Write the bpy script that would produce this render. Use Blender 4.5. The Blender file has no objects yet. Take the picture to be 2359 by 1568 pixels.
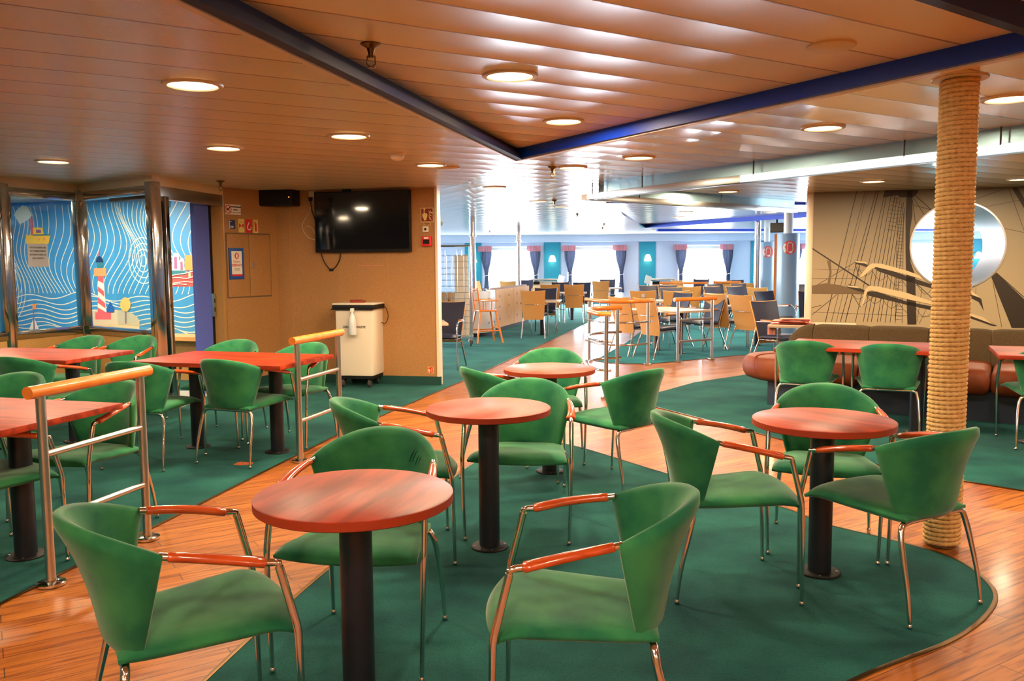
import bpy, bmesh, math, random
from math import sin, cos, pi, radians, atan2, hypot, sqrt
from mathutils import Vector, Matrix, noise
from mathutils.geometry import tessellate_polygon
random.seed(7)
SC = bpy.context.scene
COL = SC.collection

# ------------------------------------------------------------------ camera, world, exposure
W, H = 2359, 1568
F = 1959.8
PITCH, ROLL, EYE = radians(5.324), radians(-0.4586), 1.45
_right = Vector((1, 0, 0)); _fwd = Vector((0, cos(PITCH), -sin(PITCH))); _down = Vector((0, -sin(PITCH), -cos(PITCH)))
_R = _right * cos(ROLL) - _down * sin(ROLL)
_D = _right * sin(ROLL) + _down * cos(ROLL)
cam_data = bpy.data.cameras.new('camera')
cam_data.sensor_width = 36.0
cam_data.sensor_fit = 'HORIZONTAL'
cam_data.lens = 36.0 * F / W
cam_data.clip_end = 200
cam_data.clip_start = 0.05
cam = bpy.data.objects.new('camera', cam_data); COL.objects.link(cam)
_up, _back = -_D, -_fwd
cam.matrix_world = Matrix(((_R.x, _up.x, _back.x, 0), (_R.y, _up.y, _back.y, 0), (_R.z, _up.z, _back.z, EYE), (0, 0, 0, 1)))
SC.camera = cam
SC.view_settings.view_transform = 'Standard'
SC.view_settings.look = 'None'
SC.view_settings.gamma = 1
SC.view_settings.use_curve_mapping = False
SC.view_settings.exposure = 0.0
SC.cycles.use_denoising = True
SC.cycles.max_bounces = 8
SC.cycles.diffuse_bounces = 4
SC.cycles.glossy_bounces = 4
SC.cycles.transmission_bounces = 6
SC.cycles.transparent_max_bounces = 12
SC.cycles.caustics_reflective = False
SC.cycles.caustics_refractive = False
SC.cycles.sample_clamp_indirect = 6.0
SKY_STRENGTH = 55.0
LAMP_W = 26.0
LAMP_COL = (1.0, 0.77, 0.50)
world = bpy.data.worlds.new('sky'); SC.world = world; world.use_nodes = True
wn = world.node_tree.nodes; wn['Background'].inputs[0].default_value = (0.86, 0.93, 1.0, 1); wn['Background'].inputs[1].default_value = SKY_STRENGTH

# ------------------------------------------------------------------ sight lines of the survey: a pixel and a plane give a place
EYEP = Vector((0, 0, EYE))
def ray(x, y): return _fwd + _R * ((x - W / 2) / F) + _D * ((y - H / 2) / F)
def onz(x, y, z=0.0):
    d = ray(x, y); return EYEP + d * ((z - EYE) / d.z)
def ony(x, y, Y):
    d = ray(x, y); return EYEP + d * (Y / d.y)
def onplane(x, y, p, q):
    n = Vector((-(q[1] - p[1]), q[0] - p[0])); d = ray(x, y)
    t = (n.x * p[0] + n.y * p[1]) / (n.x * d.x + n.y * d.y); return EYEP + d * t

# ------------------------------------------------------------------ materials
def lin(c):
    return tuple(((v / 255) / 12.92 if v / 255 <= 0.04045 else (((v / 255) + 0.055) / 1.055) ** 2.4) for v in c)
MATS = {}
def mat(name, col, rough=0.5, metal=0.0, spec=0.5, coat=0.0, var=None, bump=None, sheen=0.0, emit=None, aniso=0.0):
    """col: sRGB 0-255. var=(scale, second colour); bump=(scale, strength)"""
    m = bpy.data.materials.new(name); m.use_nodes = True; MATS[name] = m
    nt = m.node_tree; b = nt.nodes['Principled BSDF']
    b.inputs['Base Color'].default_value = (*lin(col), 1); b.inputs['Roughness'].default_value = rough
    b.inputs['Metallic'].default_value = metal; b.inputs['Specular IOR Level'].default_value = spec
    b.inputs['Coat Weight'].default_value = coat; b.inputs['Coat Roughness'].default_value = 0.08
    if sheen:
        b.inputs['Sheen Weight'].default_value = sheen; b.inputs['Sheen Roughness'].default_value = 0.4
    if emit:
        b.inputs['Emission Color'].default_value = (*lin(emit[0]), 1); b.inputs['Emission Strength'].default_value = emit[1]
    tc = nt.nodes.new('ShaderNodeTexCoord')
    if var:
        n = nt.nodes.new('ShaderNodeTexNoise'); n.inputs['Scale'].default_value = var[0]; n.inputs['Detail'].default_value = 4
        r = nt.nodes.new('ShaderNodeValToRGB'); r.color_ramp.elements[0].position = 0.35; r.color_ramp.elements[1].position = 0.65
        r.color_ramp.elements[0].color = (*lin(col), 1); r.color_ramp.elements[1].color = (*lin(var[1]), 1)
        nt.links.new(tc.outputs['Object'], n.inputs['Vector']); nt.links.new(n.outputs['Fac'], r.inputs['Fac']); nt.links.new(r.outputs['Color'], b.inputs['Base Color'])
    if bump:
        n = nt.nodes.new('ShaderNodeTexNoise'); n.inputs['Scale'].default_value = bump[0]; n.inputs['Detail'].default_value = 3
        bp = nt.nodes.new('ShaderNodeBump'); bp.inputs['Strength'].default_value = bump[1]; bp.inputs['Distance'].default_value = 0.01
        nt.links.new(tc.outputs['Object'], n.inputs['Vector']); nt.links.new(n.outputs['Fac'], bp.inputs['Height']); nt.links.new(bp.outputs['Normal'], b.inputs['Normal'])
    return m
def nodes_of(m): return m.node_tree, m.node_tree.nodes, m.node_tree.links
def math_node(nt, op, a, b=None):
    n = nt.nodes.new('ShaderNodeMath'); n.operation = op
    for i, v in enumerate((a, b)):
        if v is None: continue
        if isinstance(v, (int, float)): n.inputs[i].default_value = v
        else: nt.links.new(v, n.inputs[i])
    return n.outputs[0]
def plank_ceiling(name, ang, width, col, groove, rough, perf=False, camber=0.0045, coat=.35, crough=.12):
    m = mat(name, col, rough, spec=0.6, coat=coat); nt, N, L = nodes_of(m); b = N['Principled BSDF']
    b.inputs['Coat Roughness'].default_value = crough
    tc = N.new('ShaderNodeTexCoord'); dp = N.new('ShaderNodeVectorMath'); dp.operation = 'DOT_PRODUCT'
    a = radians(ang); dp.inputs[1].default_value = (cos(a) / width, -sin(a) / width, 0)
    L.new(tc.outputs['Object'], dp.inputs[0]); f = math_node(nt, 'FRACT', math_node(nt, 'ADD', dp.outputs['Value'], 100.0))
    c = math_node(nt, 'SUBTRACT', math_node(nt, 'MULTIPLY', f, 2.0), 1.0)
    ab = math_node(nt, 'ABSOLUTE', c); g = math_node(nt, 'GREATER_THAN', ab, 1 - 0.014 / width)
    mx = N.new('ShaderNodeMix'); mx.data_type = 'RGBA'; mx.inputs['A'].default_value = (*lin(col), 1); mx.inputs['B'].default_value = (*lin(groove), 1)
    L.new(g, mx.inputs['Factor']); L.new(mx.outputs['Result'], b.inputs['Base Color'])
    sq = math_node(nt, 'MULTIPLY', c, c); hgt = math_node(nt, 'ADD', math_node(nt, 'MULTIPLY', sq, camber), math_node(nt, 'MULTIPLY', g, 0.004))
    nz = N.new('ShaderNodeTexNoise'); nz.inputs['Scale'].default_value = 1.1; nz.inputs['Detail'].default_value = 2; L.new(tc.outputs['Object'], nz.inputs['Vector'])
    hgt = math_node(nt, 'ADD', hgt, math_node(nt, 'MULTIPLY', nz.outputs['Fac'], 0.006))
    if perf:
        w = N.new('ShaderNodeTexWave'); w.wave_type = 'BANDS'; w.inputs['Scale'].default_value = 26; mp = N.new('ShaderNodeMapping'); mp.inputs['Rotation'].default_value = (0, 0, radians(20))
        L.new(tc.outputs['Object'], mp.inputs['Vector']); L.new(mp.outputs['Vector'], w.inputs['Vector'])
        hgt = math_node(nt, 'ADD', hgt, math_node(nt, 'MULTIPLY', w.outputs['Fac'], 0.0007))
        m2 = N.new('ShaderNodeMix'); m2.data_type = 'RGBA'; m2.blend_type = 'MULTIPLY'; m2.inputs['B'].default_value = (.62, .58, .54, 1); L.new(math_node(nt, 'MULTIPLY', w.outputs['Fac'], .55), m2.inputs['Factor']); L.new(mx.outputs['Result'], m2.inputs['A']); L.new(m2.outputs['Result'], b.inputs['Base Color'])
    bp = N.new('ShaderNodeBump'); bp.inputs['Strength'].default_value = 1.0; bp.inputs['Distance'].default_value = 1.0
    L.new(hgt, bp.inputs['Height']); L.new(bp.outputs['Normal'], b.inputs['Normal']); L.new(bp.outputs['Normal'], b.inputs['Coat Normal'])
    return m
def wood_floor(name):
    m = mat(name, (190, 110, 62), 0.42, spec=0.4, coat=0.2); nt, N, L = nodes_of(m); b = N['Principled BSDF']; b.inputs['Coat Roughness'].default_value = 0.14
    tc = N.new('ShaderNodeTexCoord'); mp = N.new('ShaderNodeMapping'); mp.inputs['Rotation'].default_value = (0, 0, radians(-(90 - 58)))
    L.new(tc.outputs['Object'], mp.inputs['Vector'])
    br = N.new('ShaderNodeTexBrick'); br.inputs['Scale'].default_value = 1.0; br.inputs['Brick Width'].default_value = 1.15; br.inputs['Row Height'].default_value = 0.092
    br.inputs['Mortar Size'].default_value = 0.0022; br.inputs['Color1'].default_value = (*lin((146, 80, 27)), 1); br.inputs['Color2'].default_value = (*lin((172, 104, 39)), 1); br.inputs['Mortar'].default_value = (*lin((88, 48, 26)), 1)
    br.offset = 0.37
    L.new(mp.outputs['Vector'], br.inputs['Vector'])
    st = N.new('ShaderNodeMapping'); st.inputs['Scale'].default_value = (1.2, 14, 1); L.new(mp.outputs['Vector'], st.inputs['Vector'])
    nz = N.new('ShaderNodeTexNoise'); nz.inputs['Scale'].default_value = 3.0; nz.inputs['Detail'].default_value = 5; L.new(st.outputs['Vector'], nz.inputs['Vector'])
    r = N.new('ShaderNodeValToRGB'); r.color_ramp.elements[0].position = 0.34; r.color_ramp.elements[0].color = (0.40, 0.27, 0.18, 1); r.color_ramp.elements[1].position = 0.55; r.color_ramp.elements[1].color = (1, 1, 1, 1)
    L.new(nz.outputs['Fac'], r.inputs['Fac'])
    mx = N.new('ShaderNodeMix'); mx.data_type = 'RGBA'; mx.blend_type = 'MULTIPLY'; mx.inputs['Factor'].default_value = 0.9
    L.new(br.outputs['Color'], mx.inputs['A']); L.new(r.outputs['Color'], mx.inputs['B']); L.new(mx.outputs['Result'], b.inputs['Base Color'])
    bp = N.new('ShaderNodeBump'); bp.inputs['Strength'].default_value = 0.25; bp.inputs['Distance'].default_value = 0.004
    iv = math_node(nt, 'SUBTRACT', 1.0, br.outputs['Fac']); nz2 = N.new('ShaderNodeTexNoise'); nz2.inputs['Scale'].default_value = 5; L.new(tc.outputs['Object'], nz2.inputs['Vector'])
    L.new(math_node(nt, 'ADD', iv, math_node(nt, 'MULTIPLY', nz2.outputs['Fac'], 1.2)), bp.inputs['Height']); L.new(bp.outputs['Normal'], b.inputs['Normal']); L.new(bp.outputs['Normal'], b.inputs['Coat Normal'])
    return m
def carpet_mat(name, c1, c2):
    m = mat(name, c1, 0.95, spec=0.1, sheen=.3); nt, N, L = nodes_of(m); b = N['Principled BSDF']; b.inputs['Sheen Tint'].default_value = (.14, .42, .36, 1)
    tc = N.new('ShaderNodeTexCoord'); n1 = N.new('ShaderNodeTexNoise'); n1.inputs['Scale'].default_value = 2.2; n1.inputs['Detail'].default_value = 5; L.new(tc.outputs['Object'], n1.inputs['Vector'])
    r = N.new('ShaderNodeValToRGB'); r.color_ramp.elements[0].position = 0.35; r.color_ramp.elements[1].position = 0.68
    r.color_ramp.elements[0].color = (*lin(c1), 1); r.color_ramp.elements[1].color = (*lin(c2), 1); L.new(n1.outputs['Fac'], r.inputs['Fac'])
    v = N.new('ShaderNodeTexVoronoi'); v.inputs['Scale'].default_value = 110; L.new(tc.outputs['Object'], v.inputs['Vector'])
    r2 = N.new('ShaderNodeValToRGB'); r2.color_ramp.elements[0].position = 0.1; r2.color_ramp.elements[0].color = (0.55, 0.55, 0.55, 1); r2.color_ramp.elements[1].position = 0.45; r2.color_ramp.elements[1].color = (1.1, 1.1, 1.1, 1)
    L.new(v.outputs['Distance'], r2.inputs['Fac'])
    mx = N.new('ShaderNodeMix'); mx.data_type = 'RGBA'; mx.blend_type = 'MULTIPLY'; mx.inputs['Factor'].default_value = 0.8
    L.new(r.outputs['Color'], mx.inputs['A']); L.new(r2.outputs['Color'], mx.inputs['B']); L.new(mx.outputs['Result'], b.inputs['Base Color'])
    bp = N.new('ShaderNodeBump'); bp.inputs['Strength'].default_value = 0.12; bp.inputs['Distance'].default_value = 0.003; L.new(v.outputs['Distance'], bp.inputs['Height']); L.new(bp.outputs['Normal'], b.inputs['Normal'])
    return m
def grain_mat(name, c1, c2, rough, coat, scale=(1.5, 22, 22), rot=0.0, spec=.5):
    m = mat(name, c1, rough, coat=coat, spec=spec); nt, N, L = nodes_of(m); b = N['Principled BSDF']
    tc = N.new('ShaderNodeTexCoord'); mp = N.new('ShaderNodeMapping'); mp.inputs['Scale'].default_value = scale; mp.inputs['Rotation'].default_value = (0, 0, rot); L.new(tc.outputs['Object'], mp.inputs['Vector'])
    n = N.new('ShaderNodeTexNoise'); n.inputs['Scale'].default_value = 1.6; n.inputs['Detail'].default_value = 5; L.new(mp.outputs['Vector'], n.inputs['Vector'])
    r = N.new('ShaderNodeValToRGB'); r.color_ramp.elements[0].position = 0.36; r.color_ramp.elements[1].position = 0.62
    r.color_ramp.elements[0].color = (*lin(c2), 1); r.color_ramp.elements[1].color = (*lin(c1), 1); L.new(n.outputs['Fac'], r.inputs['Fac']); L.new(r.outputs['Color'], b.inputs['Base Color'])
    return m
def glass_mat(name, tint, refl=1.0):
    m = bpy.data.materials.new(name); m.use_nodes = True; MATS[name] = m; nt, N, L = nodes_of(m); N.clear()
    o = N.new('ShaderNodeOutputMaterial'); t = N.new('ShaderNodeBsdfTransparent'); t.inputs[0].default_value = (*tint, 1); g = N.new('ShaderNodeBsdfGlossy'); g.inputs['Roughness'].default_value = 0.02
    fr = N.new('ShaderNodeLayerWeight'); fr.inputs['Blend'].default_value = 0.5; mx = N.new('ShaderNodeMixShader')
    sch = math_node(nt, 'ADD', math_node(nt, 'MULTIPLY', math_node(nt, 'POWER', fr.outputs['Facing'], 5.0), 0.9), 0.045)
    L.new(math_node(nt, 'MULTIPLY', sch, refl), mx.inputs[0]); L.new(t.outputs[0], mx.inputs[1]); L.new(g.outputs[0], mx.inputs[2]); L.new(mx.outputs[0], o.inputs[0])
    return m

CEILC, GROOVE = (236, 214, 180), (150, 112, 78)
M_ceil_left = plank_ceiling('perforated_ceiling_panels', 58, 0.335, (242, 222, 186), GROOVE, 0.34, perf=True)
M_ceil_near = plank_ceiling('ceiling_panels', 58, 0.325, CEILC, GROOVE, 0.24, camber=.004, coat=.5, crough=.1)
M_ceil_rec = plank_ceiling('recess_ceiling_panels', 58, 0.318, CEILC, GROOVE, 0.36, camber=0.008, coat=.3, crough=.26)
M_ceil_far = plank_ceiling('far_ceiling_panels', -24, 0.31, (232, 226, 224), (196, 190, 190), 0.22)
M_ceil_farrec = plank_ceiling('far_recess_panels', -24, 0.31, (226, 222, 226), (180, 176, 180), 0.22)
M_floor = wood_floor('deck_plank_floor')
M_carpet = carpet_mat('teal_carpet', (12, 50, 53), (28, 80, 74))
M_carpet_far = carpet_mat('daylit_teal_carpet', (14, 78, 90), (28, 102, 108))  # same teal carpet, with far daylight put into a bluer, lighter colour
M_green = mat('green_velvet', (28, 95, 68), 0.9, spec=0.1, sheen=0.3, var=(6.0, (52, 124, 78)), bump=(220, 0.06))
M_mark = mat('dark_velvet_mark', (22, 66, 44), 0.9, spec=0.1)
M_chrome = mat('polished_chrome', (214, 210, 204), 0.12, metal=1.0)
M_steel = mat('brushed_steel', (196, 196, 194), 0.28, metal=1.0, bump=(30, 0.05))
M_strip = mat('lit_strip_diffuser', (226, 236, 240), 0.3, emit=((214, 240, 250), 0.75), bump=(9, .3))
M_mirrorsteel = mat('polished_steel_frame', (190, 190, 190), 0.1, metal=1.0, bump=(4, 0.12))
M_galv = mat('steel_tray', (150, 184, 196), 0.3, metal=0.8, bump=(9, 0.2))  # blue tint stands in for cool window light reflected in the steel
M_armwood = grain_mat('varnished_orange_wood', (196, 80, 30), (170, 62, 22), 0.2, 0.8, (30, 3, 30))
M_cherry = grain_mat('cherry_tabletop', (168, 58, 28), (122, 38, 18), 0.42, 0.0, (1.6, 11, 11), rot=radians(35), spec=.22)
M_cherry_edge = mat('cherry_edge', (150, 52, 26), 0.45, spec=.3)
M_beech = grain_mat('varnished_beech', (224, 132, 50), (214, 118, 40), 0.25, 0.4, (2, 8, 8))
M_black = mat('black_paint', (18, 17, 20), 0.55, spec=0.25)
M_navy = mat('dark_navy_paint', (18, 22, 34), 0.45)
M_bluetrim = mat('blue_enamel', (8, 62, 200), 0.4, spec=0.35)
M_bluedark = mat('dark_blue_enamel', (16, 16, 62), 0.55, spec=0.25)
M_cream = mat('cream_metal_trim', (222, 204, 178), 0.4)
M_wall = mat('beige_laminate', (176, 130, 80), 0.45, var=(90, (162, 116, 68)), spec=0.4)
M_wall_dim = mat('tan_laminate', (190, 146, 84), 0.5, var=(90, (178, 132, 74)))
M_base = mat('dark_green_baseboard', (16, 62, 56), 0.5)
M_greywall = mat('grey_blue_wall', (172, 186, 208), 0.6, var=(60, (164, 178, 202)))
M_teal = mat('turquoise_panel', (0, 118, 142), 0.6, var=(40, (0, 126, 150)))
M_white = mat('white_paint', (226, 226, 222), 0.45)
M_offwhite = mat('off_white_plastic', (224, 212, 192), 0.4)
M_blackpl = mat('black_plastic', (14, 13, 16), 0.5, spec=0.3)
M_screen = mat('dark_screen_glass', (8, 9, 13), 0.06, spec=0.6)
M_slate = mat('slate_blue_laminate', (40, 54, 74), 0.5)
M_rubber = mat('grey_rubber', (60, 58, 56), 0.7)
M_rope = mat('manila_rope', (226, 192, 134), 0.85, var=(40, (208, 168, 106)), bump=(300, 0.5), spec=0.2)
M_leather = mat('tan_leather', (130, 62, 28), 0.5, spec=0.3, var=(5, (114, 52, 22)), bump=(160, 0.1))
M_brownfab = mat('olive_brown_fabric', (92, 78, 56), 0.9, var=(120, (80, 66, 46)), spec=0.1)
M_plywood = grain_mat('beech_plywood', (222, 166, 100), (214, 156, 90), 0.4, 0.1, (60, 3, 60))
M_bluefab = mat('navy_leatherette', (38, 42, 66), 0.42, bump=(120, 0.08))
M_beige = mat('beige_laminate_top', (206, 180, 154), 0.3, coat=0.2)
M_laminate = grain_mat('light_wood_laminate', (210, 158, 100), (200, 146, 90), 0.6, 0.0, (18, 18, 2))
M_whitelam = mat('white_laminate', (216, 206, 194), 0.3, coat=0.3)
M_greyfab = mat('striped_grey_fabric', (170, 150, 146), 0.9)
M_glass = glass_mat('clear_glass', (0.93, 0.97, 0.97), 1.0)
M_winglass = glass_mat('window_glass', (0.96, 0.98, 1.0), 0.6)
M_lens = mat('lit_lamp_lens', (255, 240, 215), 0.5, emit=((255, 226, 180), 7.0))
M_shade = mat('lit_wall_lamp_shade', (255, 244, 226), 0.5, emit=((255, 236, 205), 5.0))
M_pblue = mat('print_blue', (52, 138, 206), 0.5)
M_pline = mat('print_cream_line', (226, 226, 214), 0.5)
M_red = mat('print_red', (206, 30, 30), 0.5)
M_darkred = mat('print_dark_red', (128, 24, 26), 0.5)
M_yellow = mat('print_yellow', (232, 190, 70), 0.5)
M_orange = mat('print_orange', (238, 150, 84), 0.5)
M_pteal = mat('print_teal', (42, 116, 138), 0.5)
M_coral = mat('print_coral', (222, 84, 88), 0.5)
M_sand = mat('print_sand', (190, 184, 158), 0.5)
M_purple = mat('print_purple', (140, 92, 150), 0.5)
M_pwhite = mat('print_white', (236, 232, 222), 0.5)
M_pblack = mat('print_black', (20, 18, 18), 0.6)
M_navysign = mat('sign_navy', (18, 34, 84), 0.4)
M_bluesign = mat('sign_blue', (24, 82, 170), 0.4)
M_lumi = mat('sign_pale_yellow', (222, 204, 120), 0.5)
M_paper = mat('grey_paper', (176, 176, 180), 0.7)
M_violet = mat('violet_laminate', (92, 112, 216), 0.5, var=(90, (86, 106, 206)))
M_sign_red = mat('sign_salmon_red', (232, 92, 84), 0.5)
M_pillarblue = mat('blue_grey_laminate', (136, 166, 196), 0.35, coat=0.2)
M_pink = mat('pink_paper', (222, 140, 122), 0.7)
def sheer(name, col, clear):
    m = bpy.data.materials.new(name); m.use_nodes = True; nt, N, L = nodes_of(m); N.clear()
    o = N.new('ShaderNodeOutputMaterial'); d = N.new('ShaderNodeBsdfDiffuse'); d.inputs[0].default_value = (*lin(col), 1); tl = N.new('ShaderNodeBsdfTranslucent'); tl.inputs[0].default_value = (*lin(col), 1)
    tr = N.new('ShaderNodeBsdfTransparent'); a = N.new('ShaderNodeMixShader'); a.inputs[0].default_value = .07; b = N.new('ShaderNodeMixShader'); b.inputs[0].default_value = clear
    L.new(d.outputs[0], a.inputs[1]); L.new(tl.outputs[0], a.inputs[2]); L.new(a.outputs[0], b.inputs[1]); L.new(tr.outputs[0], b.inputs[2]); L.new(b.outputs[0], o.inputs[0]); return m
M_curtain = sheer('grey_blue_sheer_curtain', (82, 88, 110), 0.0)
M_valance = sheer('pink_striped_valance', (176, 120, 130), 0.0)
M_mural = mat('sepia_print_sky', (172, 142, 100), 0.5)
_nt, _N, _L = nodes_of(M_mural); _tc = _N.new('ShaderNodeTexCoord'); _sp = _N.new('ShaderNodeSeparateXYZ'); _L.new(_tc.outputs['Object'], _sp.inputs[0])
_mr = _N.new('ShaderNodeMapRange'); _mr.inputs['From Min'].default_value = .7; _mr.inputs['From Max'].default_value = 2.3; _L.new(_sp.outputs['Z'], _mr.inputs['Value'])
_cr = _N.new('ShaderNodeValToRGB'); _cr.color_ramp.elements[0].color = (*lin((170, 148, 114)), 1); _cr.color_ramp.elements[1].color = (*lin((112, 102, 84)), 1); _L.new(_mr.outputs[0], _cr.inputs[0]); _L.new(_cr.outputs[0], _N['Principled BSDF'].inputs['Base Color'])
M_mur_dark = mat('sepia_print_dark', (44, 32, 22), 0.5)
M_mur_mid = mat('sepia_print_mid', (104, 82, 56), 0.5)
M_mur_light = mat('sepia_print_light', (200, 172, 130), 0.5)
M_alu = mat('spun_aluminium', (212, 210, 212), 0.42, metal=0.85)
M_bronze = mat('bronze_edging', (112, 84, 48), 0.35, metal=1.0)
M_bottle = mat('translucent_white_plastic', (214, 220, 222), 0.35)
M_tile = mat('pale_entrance_mat', (170, 178, 176), 0.5)

# ------------------------------------------------------------------ mesh building
class MB:
    def __init__(s): s.v = []; s.f = []; s.mi = []; s.m = 0
    def add(s, vs, fs):
        o = len(s.v); s.v += [tuple(p) for p in vs]; s.f += [tuple(i + o for i in f) for f in fs]; s.mi += [s.m] * len(fs); return s
    def box(s, c, d, rz=0.0, taper=None):
        hx, hy, hz = d[0] / 2, d[1] / 2, d[2] / 2; cr, sr = cos(rz), sin(rz); vs = []
        for z in (-hz, hz):
            k = taper if (taper and z > 0) else 1.0
            for x, y in ((-hx, -hy), (hx, -hy), (hx, hy), (-hx, hy)):
                x, y = x * k, y * k; vs.append((c[0] + x * cr - y * sr, c[1] + x * sr + y * cr, c[2] + z))
        return s.add(vs, [(3, 2, 1, 0), (4, 5, 6, 7), (0, 1, 5, 4), (1, 2, 6, 5), (2, 3, 7, 6), (3, 0, 4, 7)])
    def bbox(s, c, d, b, rz=0.0):
        """box with chamfered edges"""
        bm = bmesh.new(); bmesh.ops.create_cube(bm, size=1.0)
        for v in bm.verts: v.co = Vector((v.co.x * d[0], v.co.y * d[1], v.co.z * d[2]))
        bmesh.ops.bevel(bm, geom=bm.edges[:] , offset=b, segments=2, affect='EDGES', profile=0.6)
        R = Matrix.Rotation(rz, 3, 'Z'); bm.verts.index_update()
        s.add([R @ v.co + Vector(c) for v in bm.verts], [[v.index for v in f.verts] for f in bm.faces]); bm.free(); return s
    def tube(s, pts, r, n=10, caps=True, closed=False, flat=None):
        pts = [Vector(p) for p in pts]; k = len(pts); rs = r if isinstance(r, (list, tuple)) else [r] * k
        vs = []; up = None
        for i, p in enumerate(pts):
            a = pts[(i - 1) % k] if (i > 0 or closed) else p; b = pts[(i + 1) % k] if (i < k - 1 or closed) else p
            t = (b - a).normalized()
            if up is None:
                up = Vector((0, 0, 1)) if abs(t.z) < 0.9 else Vector((1, 0, 0))
            x = up - t * up.dot(t)
            if x.length < 1e-5: x = Vector((1, 0, 0)) - t * t.x
            x.normalize(); y = t.cross(x); up = x
            ri = rs[i]; ra, rb = (ri if isinstance(ri, tuple) else (ri, ri))
            vs += [p + x * (ra * cos(2 * pi * j / n)) + y * (rb * sin(2 * pi * j / n)) for j in range(n)]
        fs = []
        for i in range(k if closed else k - 1):
            i2 = (i + 1) % k
            for j in range(n): fs.append((i * n + j, i * n + (j + 1) % n, i2 * n + (j + 1) % n, i2 * n + j))
        if caps and not closed: fs += [tuple(reversed(range(n))), tuple((k - 1) * n + j for j in range(n))]
        return s.add(vs, fs)
    def lathe(s, prof, c=(0, 0, 0), n=32, axis='z', ring=False):
        vs = []; fs = []; k = len(prof)
        for r, z in prof:
            for j in range(n):
                a = 2 * pi * j / n; p = (r * cos(a), r * sin(a), z)
                if axis == 'y': p = (p[0], p[2], p[1])
                if axis == 'x': p = (p[2], p[0], p[1])
                vs.append((c[0] + p[0], c[1] + p[1], c[2] + p[2]))
        for i in range(k - 1):
            for j in range(n): fs.append((i * n + j, i * n + (j + 1) % n, (i + 1) * n + (j + 1) % n, (i + 1) * n + j))
        if ring:
            for j in range(n): fs.append(((k - 1) * n + j, (k - 1) * n + (j + 1) % n, (j + 1) % n, j))
        if prof[0][0] > 1e-6 and not ring: fs.append(tuple(reversed(range(n))))
        if prof[-1][0] > 1e-6 and not ring: fs.append(tuple((k - 1) * n + j for j in range(n)))
        return s.add(vs, fs)
    def prism(s, poly, z0, z1):
        n = len(poly); vs = [(p[0], p[1], z0) for p in poly] + [(p[0], p[1], z1) for p in poly]
        fs = [(i, (i + 1) % n, n + (i + 1) % n, n + i) for i in range(n)]
        for t in tessellate_polygon([[Vector((p[0], p[1], 0)) for p in poly]]): fs += [tuple(n + i for i in t), tuple(reversed(t))]
        return s.add(vs, fs)
    def sheet(s, loops, z, flip=False):
        vs = [Vector((p[0], p[1], z)) for lp in loops for p in lp]
        fs = [tuple(t) for t in tessellate_polygon([[Vector((p[0], p[1], 0)) for p in lp] for lp in loops])]
        out = []
        for t in fs:
            a, b, c = (vs[i] for i in t); up = (b - a).cross(c - a).z > 0
            out.append(t if up != flip else tuple(reversed(t)))
        return s.add(vs, out)
    def shell(s, S, nu, nv, tf):
        """padded surface: S(u,v) centre surface, tf(u,v) thickness"""
        def P(i, j): return Vector(S(-1 + 2 * i / nu, j / nv))
        A = []; B = []
        for j in range(nv + 1):
            for i in range(nu + 1):
                u, v = -1 + 2 * i / nu, j / nv; e = 0.01
                du = Vector(S(min(1, u + e), v)) - Vector(S(max(-1, u - e), v)); dv = Vector(S(u, min(1, v + e))) - Vector(S(u, max(0, v - e)))
                n = du.cross(dv).normalized(); p = Vector(S(u, v)); t = tf(u, v) / 2; A.append(p + n * t); B.append(p - n * t)
        o = len(A); w = nu + 1; fs = []
        for j in range(nv):
            for i in range(nu):
                a, b, c, d = j * w + i, j * w + i + 1, (j + 1) * w + i + 1, (j + 1) * w + i
                fs += [(a, b, c, d), (o + d, o + c, o + b, o + a)]
        ring = [i for i in range(w)] + [j * w + nu for j in range(1, nv + 1)] + [nv * w + i for i in range(nu - 1, -1, -1)] + [j * w for j in range(nv - 1, 0, -1)]
        for k in range(len(ring)):
            a, b = ring[k], ring[(k + 1) % len(ring)]; fs.append((b, a, o + a, o + b))
        return s.add(A + B, fs)
    def ribbon(s, pts, w, frame):
        """flat strip on a plane: pts in plane coordinates (x,z), frame maps (x,z)->3-D"""
        vs = []; k = len(pts); ws = w if isinstance(w, (list, tuple)) else [w] * k
        for i, p in enumerate(pts):
            a = pts[max(0, i - 1)]; b = pts[min(k - 1, i + 1)]; dx, dz = b[0] - a[0], b[1] - a[1]; l = hypot(dx, dz) or 1; nx, nz = -dz / l * ws[i] / 2, dx / l * ws[i] / 2
            vs += [frame(p[0] + nx, p[1] + nz), frame(p[0] - nx, p[1] - nz)]
        return s.add(vs, [(2 * i, 2 * i + 1, 2 * i + 3, 2 * i + 2) for i in range(k - 1)])
    def flat(s, poly, frame):
        t = tessellate_polygon([[Vector((p[0], p[1], 0)) for p in poly]])
        return s.add([frame(p[0], p[1]) for p in poly], [tuple(x) for x in t])
    def build(s, name, m, parent=None, smooth=True, angle=40, loc=None):
        me = bpy.data.meshes.new(name); me.from_pydata(s.v, [], s.f); me.update()
        for mm in (m if isinstance(m, (list, tuple)) else [m]): me.materials.append(mm)
        if isinstance(m, (list, tuple)):
            me.polygons.foreach_set('material_index', s.mi)
        if smooth:
            me.polygons.foreach_set('use_smooth', [True] * len(me.polygons)); me.set_sharp_from_angle(angle=radians(angle))
        o = bpy.data.objects.new(name, me); COL.objects.link(o)
        if parent: o.parent = parent
        if loc: o.location = loc
        return o
def thing(name, label, cat, loc=(0, 0, 0), rz=0.0, group=None):
    o = bpy.data.objects.new(name, None); COL.objects.link(o); o.location = loc; o.rotation_euler = (0, 0, rz); o.empty_display_size = 0.1
    return tag(o, label, cat, group)
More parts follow.
